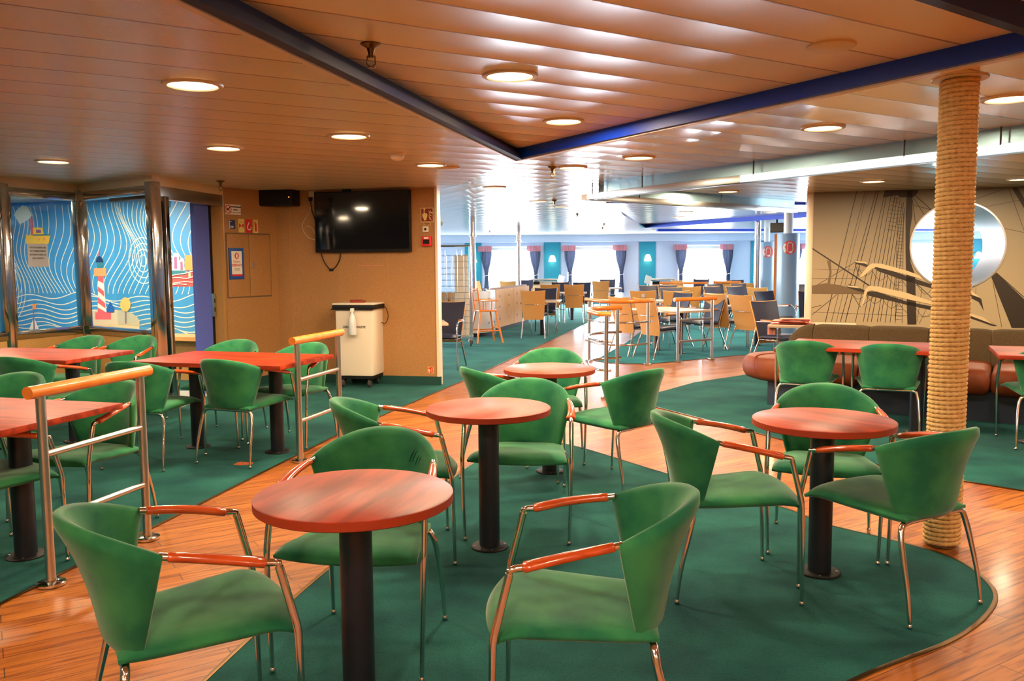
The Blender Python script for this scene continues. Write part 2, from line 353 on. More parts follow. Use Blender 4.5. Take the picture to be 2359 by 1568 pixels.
def tag(o, label, cat, group=None):
    o['label'] = label; o['category'] = cat
    if group: o['group'] = group
    return o
def struct(o): o['kind'] = 'structure'; return o
def dup(root, loc, rz, label, group=None):
    r = root.copy(); COL.objects.link(r); r.location = loc; r.rotation_euler = (0, 0, rz); r['label'] = label
    if group: r['group'] = group
    for ch in list(root.children):
        c = ch.copy(); COL.objects.link(c); c.parent = r
        for g in list(ch.children):
            d = g.copy(); COL.objects.link(d); d.parent = c
    return r
def text(name, body, size, m, parent, loc, rot=(pi / 2, 0, 0), align='CENTER', depth=0.0005, sx=1.0, bold=0.0):
    cu = bpy.data.curves.new(name, 'FONT'); cu.body = body; cu.size = size; cu.align_x = align; cu.align_y = 'CENTER'; cu.extrude = depth; cu.offset = bold * size; cu.space_line = 1.15
    t = bpy.data.objects.new(name, cu); COL.objects.link(t); bpy.context.view_layer.update()
    me = bpy.data.meshes.new_from_object(t.evaluated_get(bpy.context.evaluated_depsgraph_get())); COL.objects.unlink(t); bpy.data.objects.remove(t)
    me.materials.clear(); me.materials.append(m)
    o = bpy.data.objects.new(name, me); COL.objects.link(o); o.parent = parent; o.location = loc; o.rotation_euler = rot; o.scale = (sx, 1, 1)
    return o
def arc(c, r, a0, a1, n, z=None):
    out = []
    for i in range(n + 1):
        a = a0 + (a1 - a0) * i / n; p = (c[0] + r * cos(a), c[1] + r * sin(a)); out.append(p if z is None else (*p, z))
    return out
def spline(pts, n=8, closed=False):
    P = [Vector(p) for p in pts]; k = len(P); out = []
    for i in range(k if closed else k - 1):
        p0 = P[(i - 1) % k] if (closed or i > 0) else P[i]; p1 = P[i]; p2 = P[(i + 1) % k]; p3 = P[(i + 2) % k] if (closed or i + 2 < k) else p2
        for j in range(n):
            t = j / n; out.append(0.5 * ((2 * p1) + (p2 - p0) * t + (2 * p0 - 5 * p1 + 4 * p2 - p3) * t * t + (3 * p1 - p0 - 3 * p2 + p3) * t ** 3))
    if not closed: out.append(P[-1])
    return out
def on_wall(px, py, p, q, off=0.0):
    """place on the wall p->q at that sight line, off metres proud of it; rz turns local x along the wall, local y into it"""
    a = onplane(px, py, p, q); dx, dy = q[0] - p[0], q[1] - p[1]; l = hypot(dx, dy); n = Vector((-dy / l, dx / l, 0))
    if n.dot(a - EYEP) < 0: n = -n
    return a - n * off
def wall_rz(p, q): return atan2(q[1] - p[1], q[0] - p[0])

# ------------------------------------------------------------------ setting: floor, carpets
CZ = 2.31
struct(MB().box((4.5, 12.7, -0.054), (27.4, 31.8, 0.1)).build('floor', M_floor, smooth=False))
def carpet(name, poly, m, edge=True):
    struct(MB().prism(poly, -0.0035, 0.0).build(name, m, smooth=False))
left_edge = [(-2.42, 2.5), (-2.213, 3.544), (-1.957, 4.787), (-1.478, 7.114), (-.424, 10.973), (2.413, 22.378), (3.9, 28.3)]
carpet('floor_section_carpet', [(-3.3, -1.5)] + left_edge + [(-8.7, 28.3), (-8.7, -1.5)], M_carpet)
island = [(p.x, p.y) for p in spline([Vector(p + (0,)) for p in [(1.159, 2.811), (1.686, 3.134), (2.019, 3.459), (2.13, 3.72), (2.13, 4.02), (1.95, 4.3), (1.714, 4.569), (1.544, 4.952), (.95, 5.85), (.537, 6.532), (.3, 6.72), (0.02, 6.6), (-.25, 6.15), (-.5, 5.3), (-.76, 4.4), (-.92, 3.77), (-1.085, 2.848), (-1.2, 2.0), (-.6, 1.7), (.3, 2.15)]], 6, True)]
carpet('floor_section_island_carpet', island, M_carpet)
right_poly = [(1.413, 8.35), (1.949, 7.256), (2.35, 6.35), (2.66, 5.72), (3.185, 5.192), (4.2, 4.5), (9, 3.4), (9, 12), (3.9, 11.1), (2.967, 10.683), (2.168, 10.03), (1.567, 9.224), (1.4, 8.7)]
carpet('floor_section_sofa_carpet', right_poly, M_carpet)
far_poly = [(1.2, 12.3)] + [(1.36, 12.05), (1.6, 11.9), (1.9, 11.86), (2.66, 12.33), (3.43, 12.85), (9, 15), (17.9, 18.5), (17.9, 28.3), (5.4, 28.3), (3.195, 19.471), (1.989, 14.894)]
carpet('floor_section_far_carpet', far_poly, M_carpet_far)
def edging(name, pts, closed=False):
    struct(MB().tube([(p[0], p[1], 0.0005) for p in pts], [(0.003, 0.011)] * len(pts), 6, closed=closed).build(name, M_bronze))
st = onz(561, 1067); struct(MB().prism([(st.x + .07 * cos(k * .628) * (1 + .25 * sin(k * 2.3)), st.y + .05 * sin(k * .628) * (1 + .3 * cos(k * 1.7))) for k in range(10)], 0, .0008).build('floor_mark', M_armwood, smooth=False))
edging('trim_1', left_edge[:-1]); edging('trim_2', island, True); edging('trim_3', right_poly[:6]); edging('trim_4', far_poly[:6]); edging('trim_5', far_poly[-2:] + far_poly[:1])

# ------------------------------------------------------------------ setting: ceilings
A_, B_, C_, D_ = (-2.52, -3.0), (.051, 7.337), (2.197, 3.60), (-1.56, .87)
struct(MB().sheet([[(-9, -3.1), A_, B_, (-.57, 9.67), (-9, 12.0)]], CZ, True).build('ceiling', M_ceil_left, smooth=False))
struct(MB().sheet([[B_, C_, (8.2, 7.96), (18, 12.9), (4.29, 12.84), (.86, 9.72), (-.57, 9.67)]], CZ, True).build('ceiling_section_tray', M_ceil_near, smooth=False))
frec = [(1.45, 12.6), (3.48, 22.19), (6.6, 15.9), (4.5, 13.3)]
struct(MB().sheet([[(-9, 12.0), (-.57, 9.67), (.86, 9.72), (4.29, 12.84), (18, 12.9), (18, 28.6), (-9, 28.6)], frec], CZ, True).build('ceiling_section_far', M_ceil_far, smooth=False))
struct(MB().sheet([frec], CZ + .06, True).build('ceiling_section_far_recess', M_ceil_farrec, smooth=False))
struct(MB().sheet([[D_, B_, C_]], CZ + .08, True).build('ceiling_section_recess', M_ceil_rec, smooth=False))
struct(MB().sheet([[A_, D_, C_, (8.2, 7.96), (18, 12.9), (18, -3.1)]], CZ + .12, True).build('ceiling_section_front', M_ceil_left, smooth=False))
def strip(mb, p, q, z0, z1, w, side):
    d = Vector((q[0] - p[0], q[1] - p[1])); d.normalize(); n = Vector((-d.y, d.x)) * side
    poly = [(p[0], p[1]), (q[0], q[1]), (q[0] + n.x * w, q[1] + n.y * w), (p[0] + n.x * w, p[1] + n.y * w)]
    return mb.prism(poly, z0, z1)
struct(strip(MB(), D_, B_, CZ - .006, CZ + .085, .022, -1).build('trim_6', M_bluedark, smooth=False))
struct(strip(MB(), (-1.555, .87), (.051 + .02, 7.337), CZ - .012, CZ + .03, .05, -1).build('trim_7', M_bluedark, smooth=False))
struct(strip(MB(), B_, C_, CZ - .004, CZ + .085, .03, -1).build('trim_8', M_bluetrim, smooth=False))
struct(strip(strip(MB(), B_, C_, CZ - .013, CZ - .003, .05, 1), D_, B_, CZ - .016, CZ - .004, .03, 1).build('trim_9', M_cream, smooth=False))
struct(strip(MB(), D_, (8.2, 7.96), CZ + .02, CZ + .13, .05, -1).build('trim_10', M_bluedark, smooth=False))
struct(strip(MB(), C_, (8.2, 7.96), CZ - .01, CZ + .02, .05, -1).build('trim_11', M_cream, smooth=False))
for k in range(3):
    p, q = ((frec[0], frec[1]), (frec[1], frec[2]), (frec[2], frec[3]))[k]
    struct(strip(MB(), p, q, CZ - .03, CZ + .065, .06, 1 if k else 1).build('trim_%d' % (12 + k), M_bluetrim if k else M_mirrorsteel, smooth=False))
struct(strip(MB(), frec[3], frec[0], CZ - .03, CZ + .065, .06, 1).build('trim_15', M_bluetrim, smooth=False))
struct(strip(MB(), (4.1, 24.0), (13.8, 25.9), CZ - .06, CZ, .12, 1).build('trim_16', M_bluetrim, smooth=False))

# ------------------------------------------------------------------ setting: walls
TW0, TW1 = (-.87, 9.97), (-2.85, 10.42)
W2 = (-3.262, 9.755)
G0, G1, G2, G3 = (-3.5, 8.414), (-4.669, 9.302), (-5.011, 8.463), (-5.7, 6.7)
def wallbox(name, p, q, z0, z1, th, m, away=True):
    d = Vector((q[0] - p[0], q[1] - p[1])); d.normalize(); n = Vector((-d.y, d.x))
    mid = Vector(((p[0] + q[0]) / 2, (p[1] + q[1]) / 2))
    if n.dot(mid) < 0: n = -n
    if not away: n = -n
    poly = [p, q, (q[0] + n.x * th, q[1] + n.y * th), (p[0] + n.x * th, p[1] + n.y * th)]
    return struct(MB().prism(poly, z0, z1).build(name, m, smooth=False))
wallbox('wall_screen', TW0, TW1, 0, CZ, .1, M_wall)
wallbox('wall_cabinet', TW1, W2, 0, CZ, .1, M_wall)
# thin panel joints on the screen wall
def joint(px, p, q):
    a = onplane(px, 600, p, q); d = Vector((q[0] - p[0], q[1] - p[1], 0)).normalized(); return (a.x, a.y)
for i, px in enumerate((671, 893, 780)):
    a = on_wall(px, 600, TW0, TW1, .0015); struct(MB().box((a.x, a.y, CZ / 2), (.004, .003, CZ - .12), wall_rz(TW1, TW0)).build('trim_%d' % (20 + i), M_wall_dim, smooth=False))
dT = Vector((TW0[0] - TW1[0], TW0[1] - TW1[1], 0)).normalized()
struct(MB().box((TW0[0] + dT.x * .012, TW0[1] + dT.y * .012 + .045, CZ / 2), (.03, .12, CZ), wall_rz(TW1, TW0)).build('trim_24', M_cream, smooth=False))
wallbox('baseboard_screen', (TW0[0] + dT.x * .03 - dT.y * -.0, TW0[1] + dT.y * .03 - .02), (TW1[0] + .02, TW1[1] - .03), 0, .1, .03, M_base)
wallbox('baseboard_cabinet', (TW1[0] + .015, TW1[1] - .03), (W2[0] + .02, W2[1] - .01), 0, .1, .03, M_base)
# outer walls of the lounge
ADDED_SIDEWIN = [(14.5, 17.5), (18.5, 21.5), (22.5, 25.5)]  # unseen side windows, added to bring more daylight into the far room
wid = 7
for nm, x, m in (('left', -9.05, M_greywall), ('right', 18.05, M_greywall)):
    mb = MB(); ys = [-3.2] + [v for w in ADDED_SIDEWIN for v in w] + [28.6]
    for i in range(0, len(ys), 2): mb.box((x, (ys[i] + ys[i + 1]) / 2, 1.2), (.1, ys[i + 1] - ys[i], 2.5))
    for a, b in ADDED_SIDEWIN: mb.box((x, (a + b) / 2, .25), (.1, b - a, .6)); mb.box((x, (a + b) / 2, 2.15), (.1, b - a, .6))
    struct(mb.build('wall_' + nm, m, smooth=False))
    for a, b in ADDED_SIDEWIN:
        mb = MB(); cy = (a + b) / 2
        for y in (a + .025, b - .025): mb.box((x, y, 1.2), (.06, .05, 1.3))
        for z in (.575, 1.825): mb.box((x, cy, z), (.06, b - a - .1, .05))
        w = struct(mb.build('window_%d' % wid, M_white, smooth=False)); wid += 1
        MB().box((x, cy, 1.2), (.008, b - a - .1, 1.2)).build('window_pane', M_winglass, w, smooth=False)
        ld = bpy.data.lights.new('daylight_portal', 'AREA'); ld.shape = 'RECTANGLE'; ld.size = 1.3; ld.size_y = b - a; ld.cycles.is_portal = True
        lo = bpy.data.objects.new('daylight_portal', ld); COL.objects.link(lo); s_ = 1 if x < 0 else -1; lo.location = (x - s_ * .07, cy, 1.2); lo.rotation_euler = (0, -s_ * pi / 2, 0)
struct(MB().box((4.5, -3.15, 1.2), (27.2, .1, 2.5)).build('wall_back', M_wall, smooth=False))
# window wall
WY = 28.5
WIN = [(-5.2, -3.3), (-.94, .9), (1.84, 3.75), (5.53, 7.3), (9.35, 11.2), (13.0, 14.85)]  # first window is unseen, added for the daylight it gives
mb = MB(); xs = [-9.0] + [v for w in WIN for v in w] + [18.0]
for i in range(0, len(xs), 2): mb.box(((xs[i] + xs[i + 1]) / 2, WY + .06, 1.155), (xs[i + 1] - xs[i], .12, 2.31))
for a, b in WIN:
    mb.box(((a + b) / 2, WY + .06, .06), (b - a, .12, .12)); mb.box(((a + b) / 2, WY + .06, 2.125), (b - a, .12, .37))
struct(mb.build('wall_window', M_greywall, smooth=False))
struct(MB().box((4.5, WY - .13, 2.19), (27, .26, .25)).build('trim_30', M_greywall, smooth=False))
struct(MB().box((4.5, WY - .012, .05), (27, .024, .1)).build('baseboard_window', M_teal, smooth=False))
for i, (a, b) in enumerate([(-1.55, -1.0), (1.09, 1.64), (4.26, 4.81), (7.98, 8.5), (11.6, 12.15), (15.15, 15.9)]):
    struct(MB().box(((a + b) / 2, WY - .01, 1.08), (b - a, .02, 1.96)).build('trim_%d' % (61 + i), M_teal, smooth=False))
for i, (a, b) in enumerate(WIN):
    mb = MB(); cx = (a + b) / 2
    for x in (a + .025, b - .025): mb.box((x, WY + .05, 1.03), (.05, .06, 1.82))
    for z in (.145, 1.915): mb.box((cx, WY + .05, z), (b - a - .1, .06, .05))
    w = struct(mb.build('window_%d' % (i + 1), M_white, smooth=False))
    MB().box((cx, WY + .05, 1.03), (b - a - .1, .008, 1.72)).build('window_pane', M_winglass, w, smooth=False)
    MB().box((cx, WY - .03, 1.86), (b - a - .1, .03, .1)).build('blind_box', M_white, w, smooth=False)
    ld = bpy.data.lights.new('daylight_portal', 'AREA'); ld.shape = 'RECTANGLE'; ld.size = b - a; ld.size_y = 1.8; ld.cycles.is_portal = True
    lo = bpy.data.objects.new('daylight_portal', ld); COL.objects.link(lo); lo.location = (cx, WY + .13, 1.03); lo.rotation_euler = (-pi / 2, 0, 0)

# ------------------------------------------------------------------ playroom behind the glass (left)
PM0, PM1 = (-7.6, 12.25), (-3.5, 10.72)
wallbox('wall_playroom', PM0, PM1, 0, CZ, .1, M_pblue)
wallbox('wall_playroom_left', (-7.6, 12.25), (-7.9, 6.4), 0, CZ, .1, M_pblue, away=False)
pdx, pdy = PM1[0] - PM0[0], PM1[1] - PM0[1]; pl = hypot(pdx, pdy); pdx /= pl; pdy /= pl
pn = Vector((pdy, -pdx, 0))          # towards the lounge
if pn.y > 0: pn = -pn
def pframe(off):
    return lambda s, z: (PM0[0] + pdx * s + pn.x * off, PM0[1] + pdy * s + pn.y * off, z)
def psz(px, py):
    a = onplane(px, py, PM0, PM1); return ((a.x - PM0[0]) * pdx + (a.y - PM0[1]) * pdy, a.z)
mur = thing('playroom_mural', 'blue wall print of cream wave lines, boats and a lighthouse behind the glass', 'mural', (0, 0, 0))
lines = MB(); fr = pframe(.002)
def field_lines():
    z = .58
    i = 0
    while z < 1.02:
        ph = i * .35 + .6 * sin(i * .9)
        lines.ribbon([(s, z + .045 * sin(s * 6.2 + ph) + .03 * sin(s * 2.7 + 1.3 * ph)) for s in [k * .05 for k in range(int(pl / .05))]], .012, fr); z += .062; i += 1
    s0 = .05; i = 0
    while s0 < pl - .05:
        ph = .23 * i
        a = .22 + .1 * sin(i * .5)
        pts = []
        for k in range(37):
            t = k / 36; z = 1.06 + t * 1.2
            pts.append((s0 + a * sin(2.4 * t + ph) * t + .10 * sin(7 * t + ph * .7), z))
        pts = [p for p in pts if .02 < p[0] < pl - .02]
        if len(pts) > 3: lines.ribbon(pts, .011, fr)
        s0 += .085; i += 1
    for c, n in ((psz(15, 668), 7), (psz(330, 600), 5)):
        for k in range(1, n):
            lines.ribbon([(c[0] + .06 * k * cos(t), c[1] + .075 * k * sin(t)) for t in [j * pi / 16 for j in range(33)]], .011, fr)
field_lines(); lines.build('wave_lines', M_pline, mur, smooth=False)
def ppoly(pts, scale, ox, oy): return [psz(ox + x / scale, oy + y / scale) for x, y in pts]
def shapes(name, spec, scale, ox, oy, off0=.004):
    mb = MB(); ms = []
    for i, (m, pts) in enumerate(spec):
        if m not in ms: ms.append(m)
        mb.m = ms.index(m); mb.flat(ppoly(pts, scale, ox, oy), pframe(off0 + i * .0006))
    return mb.build(name, ms, mur, smooth=False)
def ell(cx, cy, rx, ry, n=24, a0=0, a1=2 * pi): return [(cx + rx * cos(a0 + (a1 - a0) * i / n), cy + ry * sin(a0 + (a1 - a0) * i / n)) for i in range(n)]
shapes('yellow_boat', [(M_pline, [(205, 285), (255, 300), (290, 380), (262, 410), (215, 440), (180, 455), (160, 420), (130, 375), (150, 330)]), (M_yellow, [(235, 555), (460, 548), (440, 632), (240, 632)]), (M_yellow, [(300, 487), (385, 487), (400, 550), (300, 550)]), (M_purple, [(328, 505), (372, 505), (374, 533), (330, 535)]), (M_coral, [(275, 405), (297, 405), (302, 550), (283, 552)]), (M_pteal, [(300, 548), (460, 546), (456, 558), (300, 560)]), (M_orange, ell(355, 592, 11, 13)), (M_orange, ell(402, 590, 11, 13))], 3.918, 0, 400)
shapes('sail_boat', [(M_pwhite, [(308, 1295), (366, 1430), (252, 1440)]), (M_purple, [(296, 1180), (304, 1180), (320, 1430), (306, 1430)]), (M_orange, [(292, 1175), (336, 1175), (326, 1196), (334, 1222), (298, 1220)])], 3.918, 0, 400)
shapes('lighthouse', [(M_sand, [(110, 1235)] + ell(335, 1345, 222, 118, 14, -pi / 2, 0) + [(555, 1400), (545, 1470), (110, 1470)]),
    (M_coral, [(157, 1250), (300, 1250), (300, 1315), (157, 1315)]), (M_pwhite, [(183, 925), (230, 925), (258, 1250), (180, 1250)]),
    (M_coral, [(183, 925), (230, 925), (233, 990), (183, 965)]), (M_coral, [(182, 1015), (236, 1060), (240, 1110), (182, 1060)]), (M_coral, [(181, 1110), (246, 1165), (251, 1215), (181, 1165)]), (M_coral, [(180, 1205), (258, 1250), (180, 1250)]),
    (M_orange, [(148, 852), (257, 852), (257, 925), (148, 925)]), (M_pteal, [(172, 795), (232, 795), (230, 852), (176, 852)]), (M_navysign, [(162, 800), (172, 760), (196, 738), (222, 760), (234, 800)]), (M_coral, [(188, 700), (196, 700), (198, 740), (188, 740)]),
    (M_bluesign, [(262, 1215), (295, 1150), (332, 1215), (332, 1250), (262, 1250)]), (M_yellow, ell(432, 1180, 47, 65)), (M_purple, [(427, 1240), (438, 1240), (440, 1350), (430, 1350)])], 3.918, 180, 400)
shapes('red_ship', [(M_coral, [(112, 915), (425, 870), (425, 950), (370, 1018), (175, 1018), (118, 985)]), (M_pteal, [(112, 873), (305, 873), (305, 915), (112, 915)]), (M_pwhite, [(125, 848), (300, 848), (300, 873), (122, 873)]),
    (M_pwhite, [(188, 850), (188, 745), (198, 722), (215, 713), (236, 722), (247, 745), (249, 850)]), (M_pwhite, [(250, 850), (250, 785), (258, 766), (272, 760), (288, 768), (296, 790), (298, 850)]), (M_purple, [(203, 750), (230, 750), (232, 860), (205, 860)]), (M_purple, [(259, 795), (281, 795), (283, 870), (261, 870)]),
    (M_orange, [(300, 735), (377, 735), (379, 872), (303, 872)]), (M_coral, [(377, 690), (440, 690), (440, 803), (379, 803)]), (M_pteal, [(379, 803), (440, 803), (440, 868), (381, 868)]), (M_sand, [(333, 895), (355, 895), (357, 940), (335, 940)]), (M_sand, [(375, 893), (398, 893), (400, 940), (378, 940)])], 3.922, 350, 400)
fo = MB()
for pts in ([(112, 940), (200, 915), (300, 900), (425, 868)], [(120, 985), (180, 945), (250, 938), (330, 945), (425, 905)], [(130, 1000), (220, 985), (300, 975), (380, 978), (425, 950)], [(160, 1010), (240, 995), (320, 1000)]):
    fo.ribbon([(p.x, p.y) for p in spline([Vector((*psz(350 + x / 3.922, 400 + y / 3.922), 0)) for x, y in pts], 6)], .011, pframe(.014))
fo.build('hull_waves', M_pline, mur, smooth=False)
# bench along the playroom wall
bn = thing('play_bench', 'pale wooden bench along the blue playroom wall, seen through the doorway', 'bench', (0, 0, 0))
PB = (PM0[0] + pdx * 1.6 + pn.x * .01, PM0[1] + pdy * 1.6 + pn.y * .01); PE = (PM1[0] + pn.x * .01, PM1[1] + pn.y * .01)
strip(MB(), PB, PE, .50, .55, .42, -1 if pn.dot(Vector((-pdy, pdx, 0))) < 0 else 1).build('seat_board', M_plywood, bn, smooth=False)
strip(MB(), PB, PE, 0.0, .5, .34, -1 if pn.dot(Vector((-pdy, pdx, 0))) < 0 else 1).build('front_panel', M_wall_dim, bn, smooth=False)
a = on_wall(385 / 1.0, 470, PM0, PM1, .0); so = thing('wall_socket', 'white square socket high on the blue playroom wall by the doorway', 'socket', a, wall_rz(PM0, PM1))
MB().bbox((0, -.012, 0), (.085, .022, .085), .004).build('cover_plate', M_white, so); MB().lathe([(.0, -.026), (.026, -.026), (.028, -.022)], n=20, axis='y').build('socket_well', M_offwhite, so)
a = on_wall(449, 463, PM0, PM1, .0); so = thing('door_contact_box', 'slim white box with a red light at the top of the playroom wall', 'box', a, wall_rz(PM0, PM1))
MB().bbox((0, -.015, .0), (.06, .03, .16), .004).build('housing', M_white, so); MB().lathe([(0, -.034), (.006, -.033), (.007, -.03)], (0, 0, -.055), 12, 'y').build('indicator_light', M_red, so)

# glass screens with polished frames
def glass_bay(name, p, q, label, idx):
    d = Vector((q[0] - p[0], q[1] - p[1])); L = d.length; rz = atan2(d.y, d.x)
    t = thing(name, label, 'glass screen', (p[0], p[1], 0), rz)
    for z0, z1, n in ((.70, .79, 'bottom_rail'), (2.13, 2.22, 'top_rail')):
        MB().bbox((L / 2, 0, (z0 + z1) / 2), (L - .04, .06, z1 - z0), .006).build(n, M_mirrorsteel, t)
    for x in (.05, L - .05): MB().bbox((x, 0, 1.46), (.05, .07, 1.34), .006).build('side_rail', M_mirrorsteel, t)
    MB().box((L / 2, 0, 1.46), (L - .14, .01, 1.35)).build('glass_pane', M_glass, t, smooth=False)
    MB().box((L / 2, 0, .35), (L, .05, .70)).build('lower_panel', M_wall_dim, t, smooth=False)
    MB().box((L / 2, 0, .05), (L, .056, .1)).build('kick_plate', M_base, t, smooth=False)
    return t
glass_bay('glass_screen', G2, G1, 'glass screen with a printed notice in a polished steel frame', 1)
glass_bay('glass_screen', G1, G0, 'glass screen with a sliding pane in front of the lighthouse print', 2)
glass_bay('glass_screen', G3, G2, 'glass screen at the very edge of the photo, left of the notice', 3)
for i, (g, lb) in enumerate(((G1, 'polished steel post in the corner between the two playroom glass screens'), (G0, 'wavy mirror-polished post beside the playroom doorway'), (G2, 'polished steel post left of the glass screen with the notice'))):
    t = thing('frame_post', lb, 'post', (g[0], g[1], 0)); MB().bbox((0, 0, 1.125), (.11 if i != 2 else .08, .11, 2.25), .012, wall_rz(G1, G0)).build('column', M_mirrorsteel, t)
    MB().bbox((0, 0, .06), (.125, .125, .12), .006, wall_rz(G1, G0)).build('foot', M_steel, t)
# sliding pane offset inside bay 2
mb = MB(); d = Vector((G0[0] - G1[0], G0[1] - G1[1])); L = d.length; d.normalize(); n = Vector((-d.y, d.x));
if n.y < 0: n = -n
t = thing('sliding_pane', 'green-edged sliding glass pane standing just behind the lighthouse screen', 'glass pane', (G1[0] + n.x * .08, G1[1] + n.y * .08, 0), atan2(d.y, d.x))
MB().box((L * .62, 0, 1.46), (L * .5, .008, 1.3)).build('glass_sheet', M_glass, t, smooth=False)
MB().box((L * .62, 0, 2.14), (L * .52, .05, .07)).build('top_track', M_black, t, smooth=False)
# fascia under the ceiling, above the glass
for i, (p, q) in enumerate(((G3, G2), (G2, G1), (G1, G0), (G0, W2))): wallbox('trim_%d' % (40 + i), p, q, 2.22, CZ, .07, M_cream)
# notice taped on the glass
a = onplane(85, 588, G2, G1); rz = wall_rz(G2, G1)
no = thing('paper_notice', 'grey paper notice about food taped on the playroom glass', 'notice', a - Vector((0, 0, 0)) + Vector((.012, -.004, 0)), rz)
MB().box((0, -.004, 0), (.235, .0015, .235)).build('sheet', M_paper, no, smooth=False)
for k, s in enumerate(('TOUTE NOURRITURE', 'EST FORMELLEMENT', 'INTERDITE DANS LES', 'JEUX ENFANTS')): text('lettering', s, .0245, M_pblack, no, (0, -.006, .078 - .036 * k), sx=.82)
# doorway: frame, sliding leaf
dr = Vector((W2[0] - G0[0], W2[1] - G0[1])); Ld = dr.length; rzd = atan2(dr.y, dr.x)
df = thing('door_frame', 'steel and timber door frame of the playroom entrance', 'door frame', (G0[0], G0[1], 0), rzd)
MB().bbox((.16, 0, 1.06), (.07, .1, 2.12), .006).build('left_jamb', M_mirrorsteel, df); MB().bbox((Ld - .03, .07, 1.06), (.06, .12, 2.12), .006).build('right_jamb', M_wall_dim, df)
MB().bbox((Ld / 2, .04, 2.16), (Ld - .02, .08, .13), .006).build('lintel', M_steel, df)
sl = thing('sliding_door', 'blue-violet sliding door leaf with a steel lock plate at the playroom entrance', 'door', (G0[0], G0[1], 0), rzd)
MB().box((Ld - .26, .15, 1.06), (.30, .045, 2.1)).build('leaf', M_violet, sl, smooth=False); MB().box((Ld - .085, .15, 1.06), (.05, .05, 2.1)).build('edge_profile', M_black, sl, smooth=False)
lp = MB().bbox((Ld - .10, .115, .98), (.05, .03, .26), .004).build('lock_plate', M_galv, sl)
for z in (.93, 1.03): MB().box((Ld - .10, .098, z), (.014, .006, .05)).build('slot', M_pblack, lp, smooth=False)
struct(MB().box((G0[0] + dr.x / 2 - .25, G0[1] + dr.y / 2, .004), (.55, Ld * .8, .008), 0).build('floor_tile', M_tile, smooth=False))

# ------------------------------------------------------------------ chairs with green upholstery
def S_back(u, v):
    hw = (.178 + .07 * v ** 0.8); yc = -.215 - .055 * v - .06 * v ** 3; yw = -.145 + .055 * v
    a = 1.15; x = hw * sin(u * a) / sin(a); y = yc + (yw - yc) * (1 - cos(u * a)) / (1 - cos(a))
    zt = .695 + .085 * (1 - abs(u) ** 2.3); return (x, y, .405 + v * (zt - .405))
def S_seat(u, v):
    hw = .198 + .062 * v; f = .245 + .045 * (1 - u * u); y = -.205 + (f + .205) * v
    z = .412 + .03 * v - .022 * max(0, (v - .8) / .2) ** 2 - .006 * (1 - u * u) * sin(pi * v); return (u * hw, y, z)
def green_chair(label):
    t = thing('lounge_chair', label, 'chair')
    MB().shell(S_seat, 20, 20, lambda u, v: .012 + .046 * (1 - abs(u) ** 5) ** .6 * (1 - abs(2 * v - 1) ** 7) ** .6).build('seat', M_green, t, angle=75)
    MB().shell(S_back, 24, 18, lambda u, v: .012 + (.022 + .012 * v) * (1 - abs(u) ** 9) ** .6 * (1 - abs(2 * v - 1) ** 12) ** .6).build('backrest', M_green, t, angle=75)
    for s in (-1, 1):
        pts = spline([(s * .272, .256, .012), (s * .279, .252, .22), (s * .284, .246, .425)], 4) + [Vector((s * .284, .242, .45)), Vector((s * .2795, .2, .622))]
        rr = [.0075 + .0045 * i / (len(pts) - 1) for i in range(len(pts))]
        lg = MB().tube(pts, rr, 10).build('leg', M_chrome, t, angle=60)
        MB().lathe([(0, .0), (.009, .001), (.0115, .007), (.0115, .012), (.008, .02), (0, .021)], (s * .272, .256, 0), 14).build('foot_cap', M_chrome, lg)
        MB().tube([(s * .2795, .2, .615), (s * .2795, .199, .632), (s * .277, .183, .636), (s * .274, .162, .638)], .0105, 10).build('corner_joint', M_chrome, lg, angle=60)
        pts = spline([(s * .245, -.215, .012), (s * .238, -.245, .14), (s * .225, -.222, .28), (s * .212, -.2, .36), (s * .196, -.19, .392), (s * .16, -.188, .4)], 5)
        pts[0] = Vector((s * .236, -.262, .012)); pts = spline([(s * .236, -.262, .012), (s * .232, -.245, .14), (s * .224, -.213, .28), (s * .215, -.196, .35), (s * .198, -.19, .388), (s * .165, -.188, .398)], 5)
        rr = [.0075 + .005 * min(1, i / 12) for i in range(len(pts))]
        lg = MB().tube(pts, rr, 10).build('leg', M_chrome, t, angle=60)
        MB().lathe([(0, .0), (.009, .001), (.0115, .007), (.0115, .012), (.008, .02), (0, .021)], (s * .236, -.262, 0), 14).build('foot_cap', M_chrome, lg)
        k = 16; pts = []; rr = []
        for i in range(k + 1):
            q = i / k if 1 < i < k - 1 else (0, .022, .978, 1)[0 if i == 0 else 1 if i == 1 else 2 if i == k - 1 else 3]; pts.append((s * (.274 - .032 * q + .008 * sin(pi * q)), .165 - .245 * q, .638 + .05 * q + .004 * sin(pi * q))); e = 1 if 0 < i < k else .72; q = q if 0 < i < k else (.012 if i == 0 else .99)
            rr.append(((.0145 - .001 * q) * e, (.0265 - .013 * q ** .8) * e))
        ar = MB().tube(pts, rr, 14).build('armrest', M_armwood, t, angle=60)
        MB().tube([(s * .243, -.078, .688), (s * .238, -.1, .692)], .0105, 12).build('ferrule', M_chrome, ar)
    MB().tube([(-.17, -.188, .398), (.17, -.188, .398)], .0115, 10).build('cross_bar', M_chrome, t, angle=60)
    return t
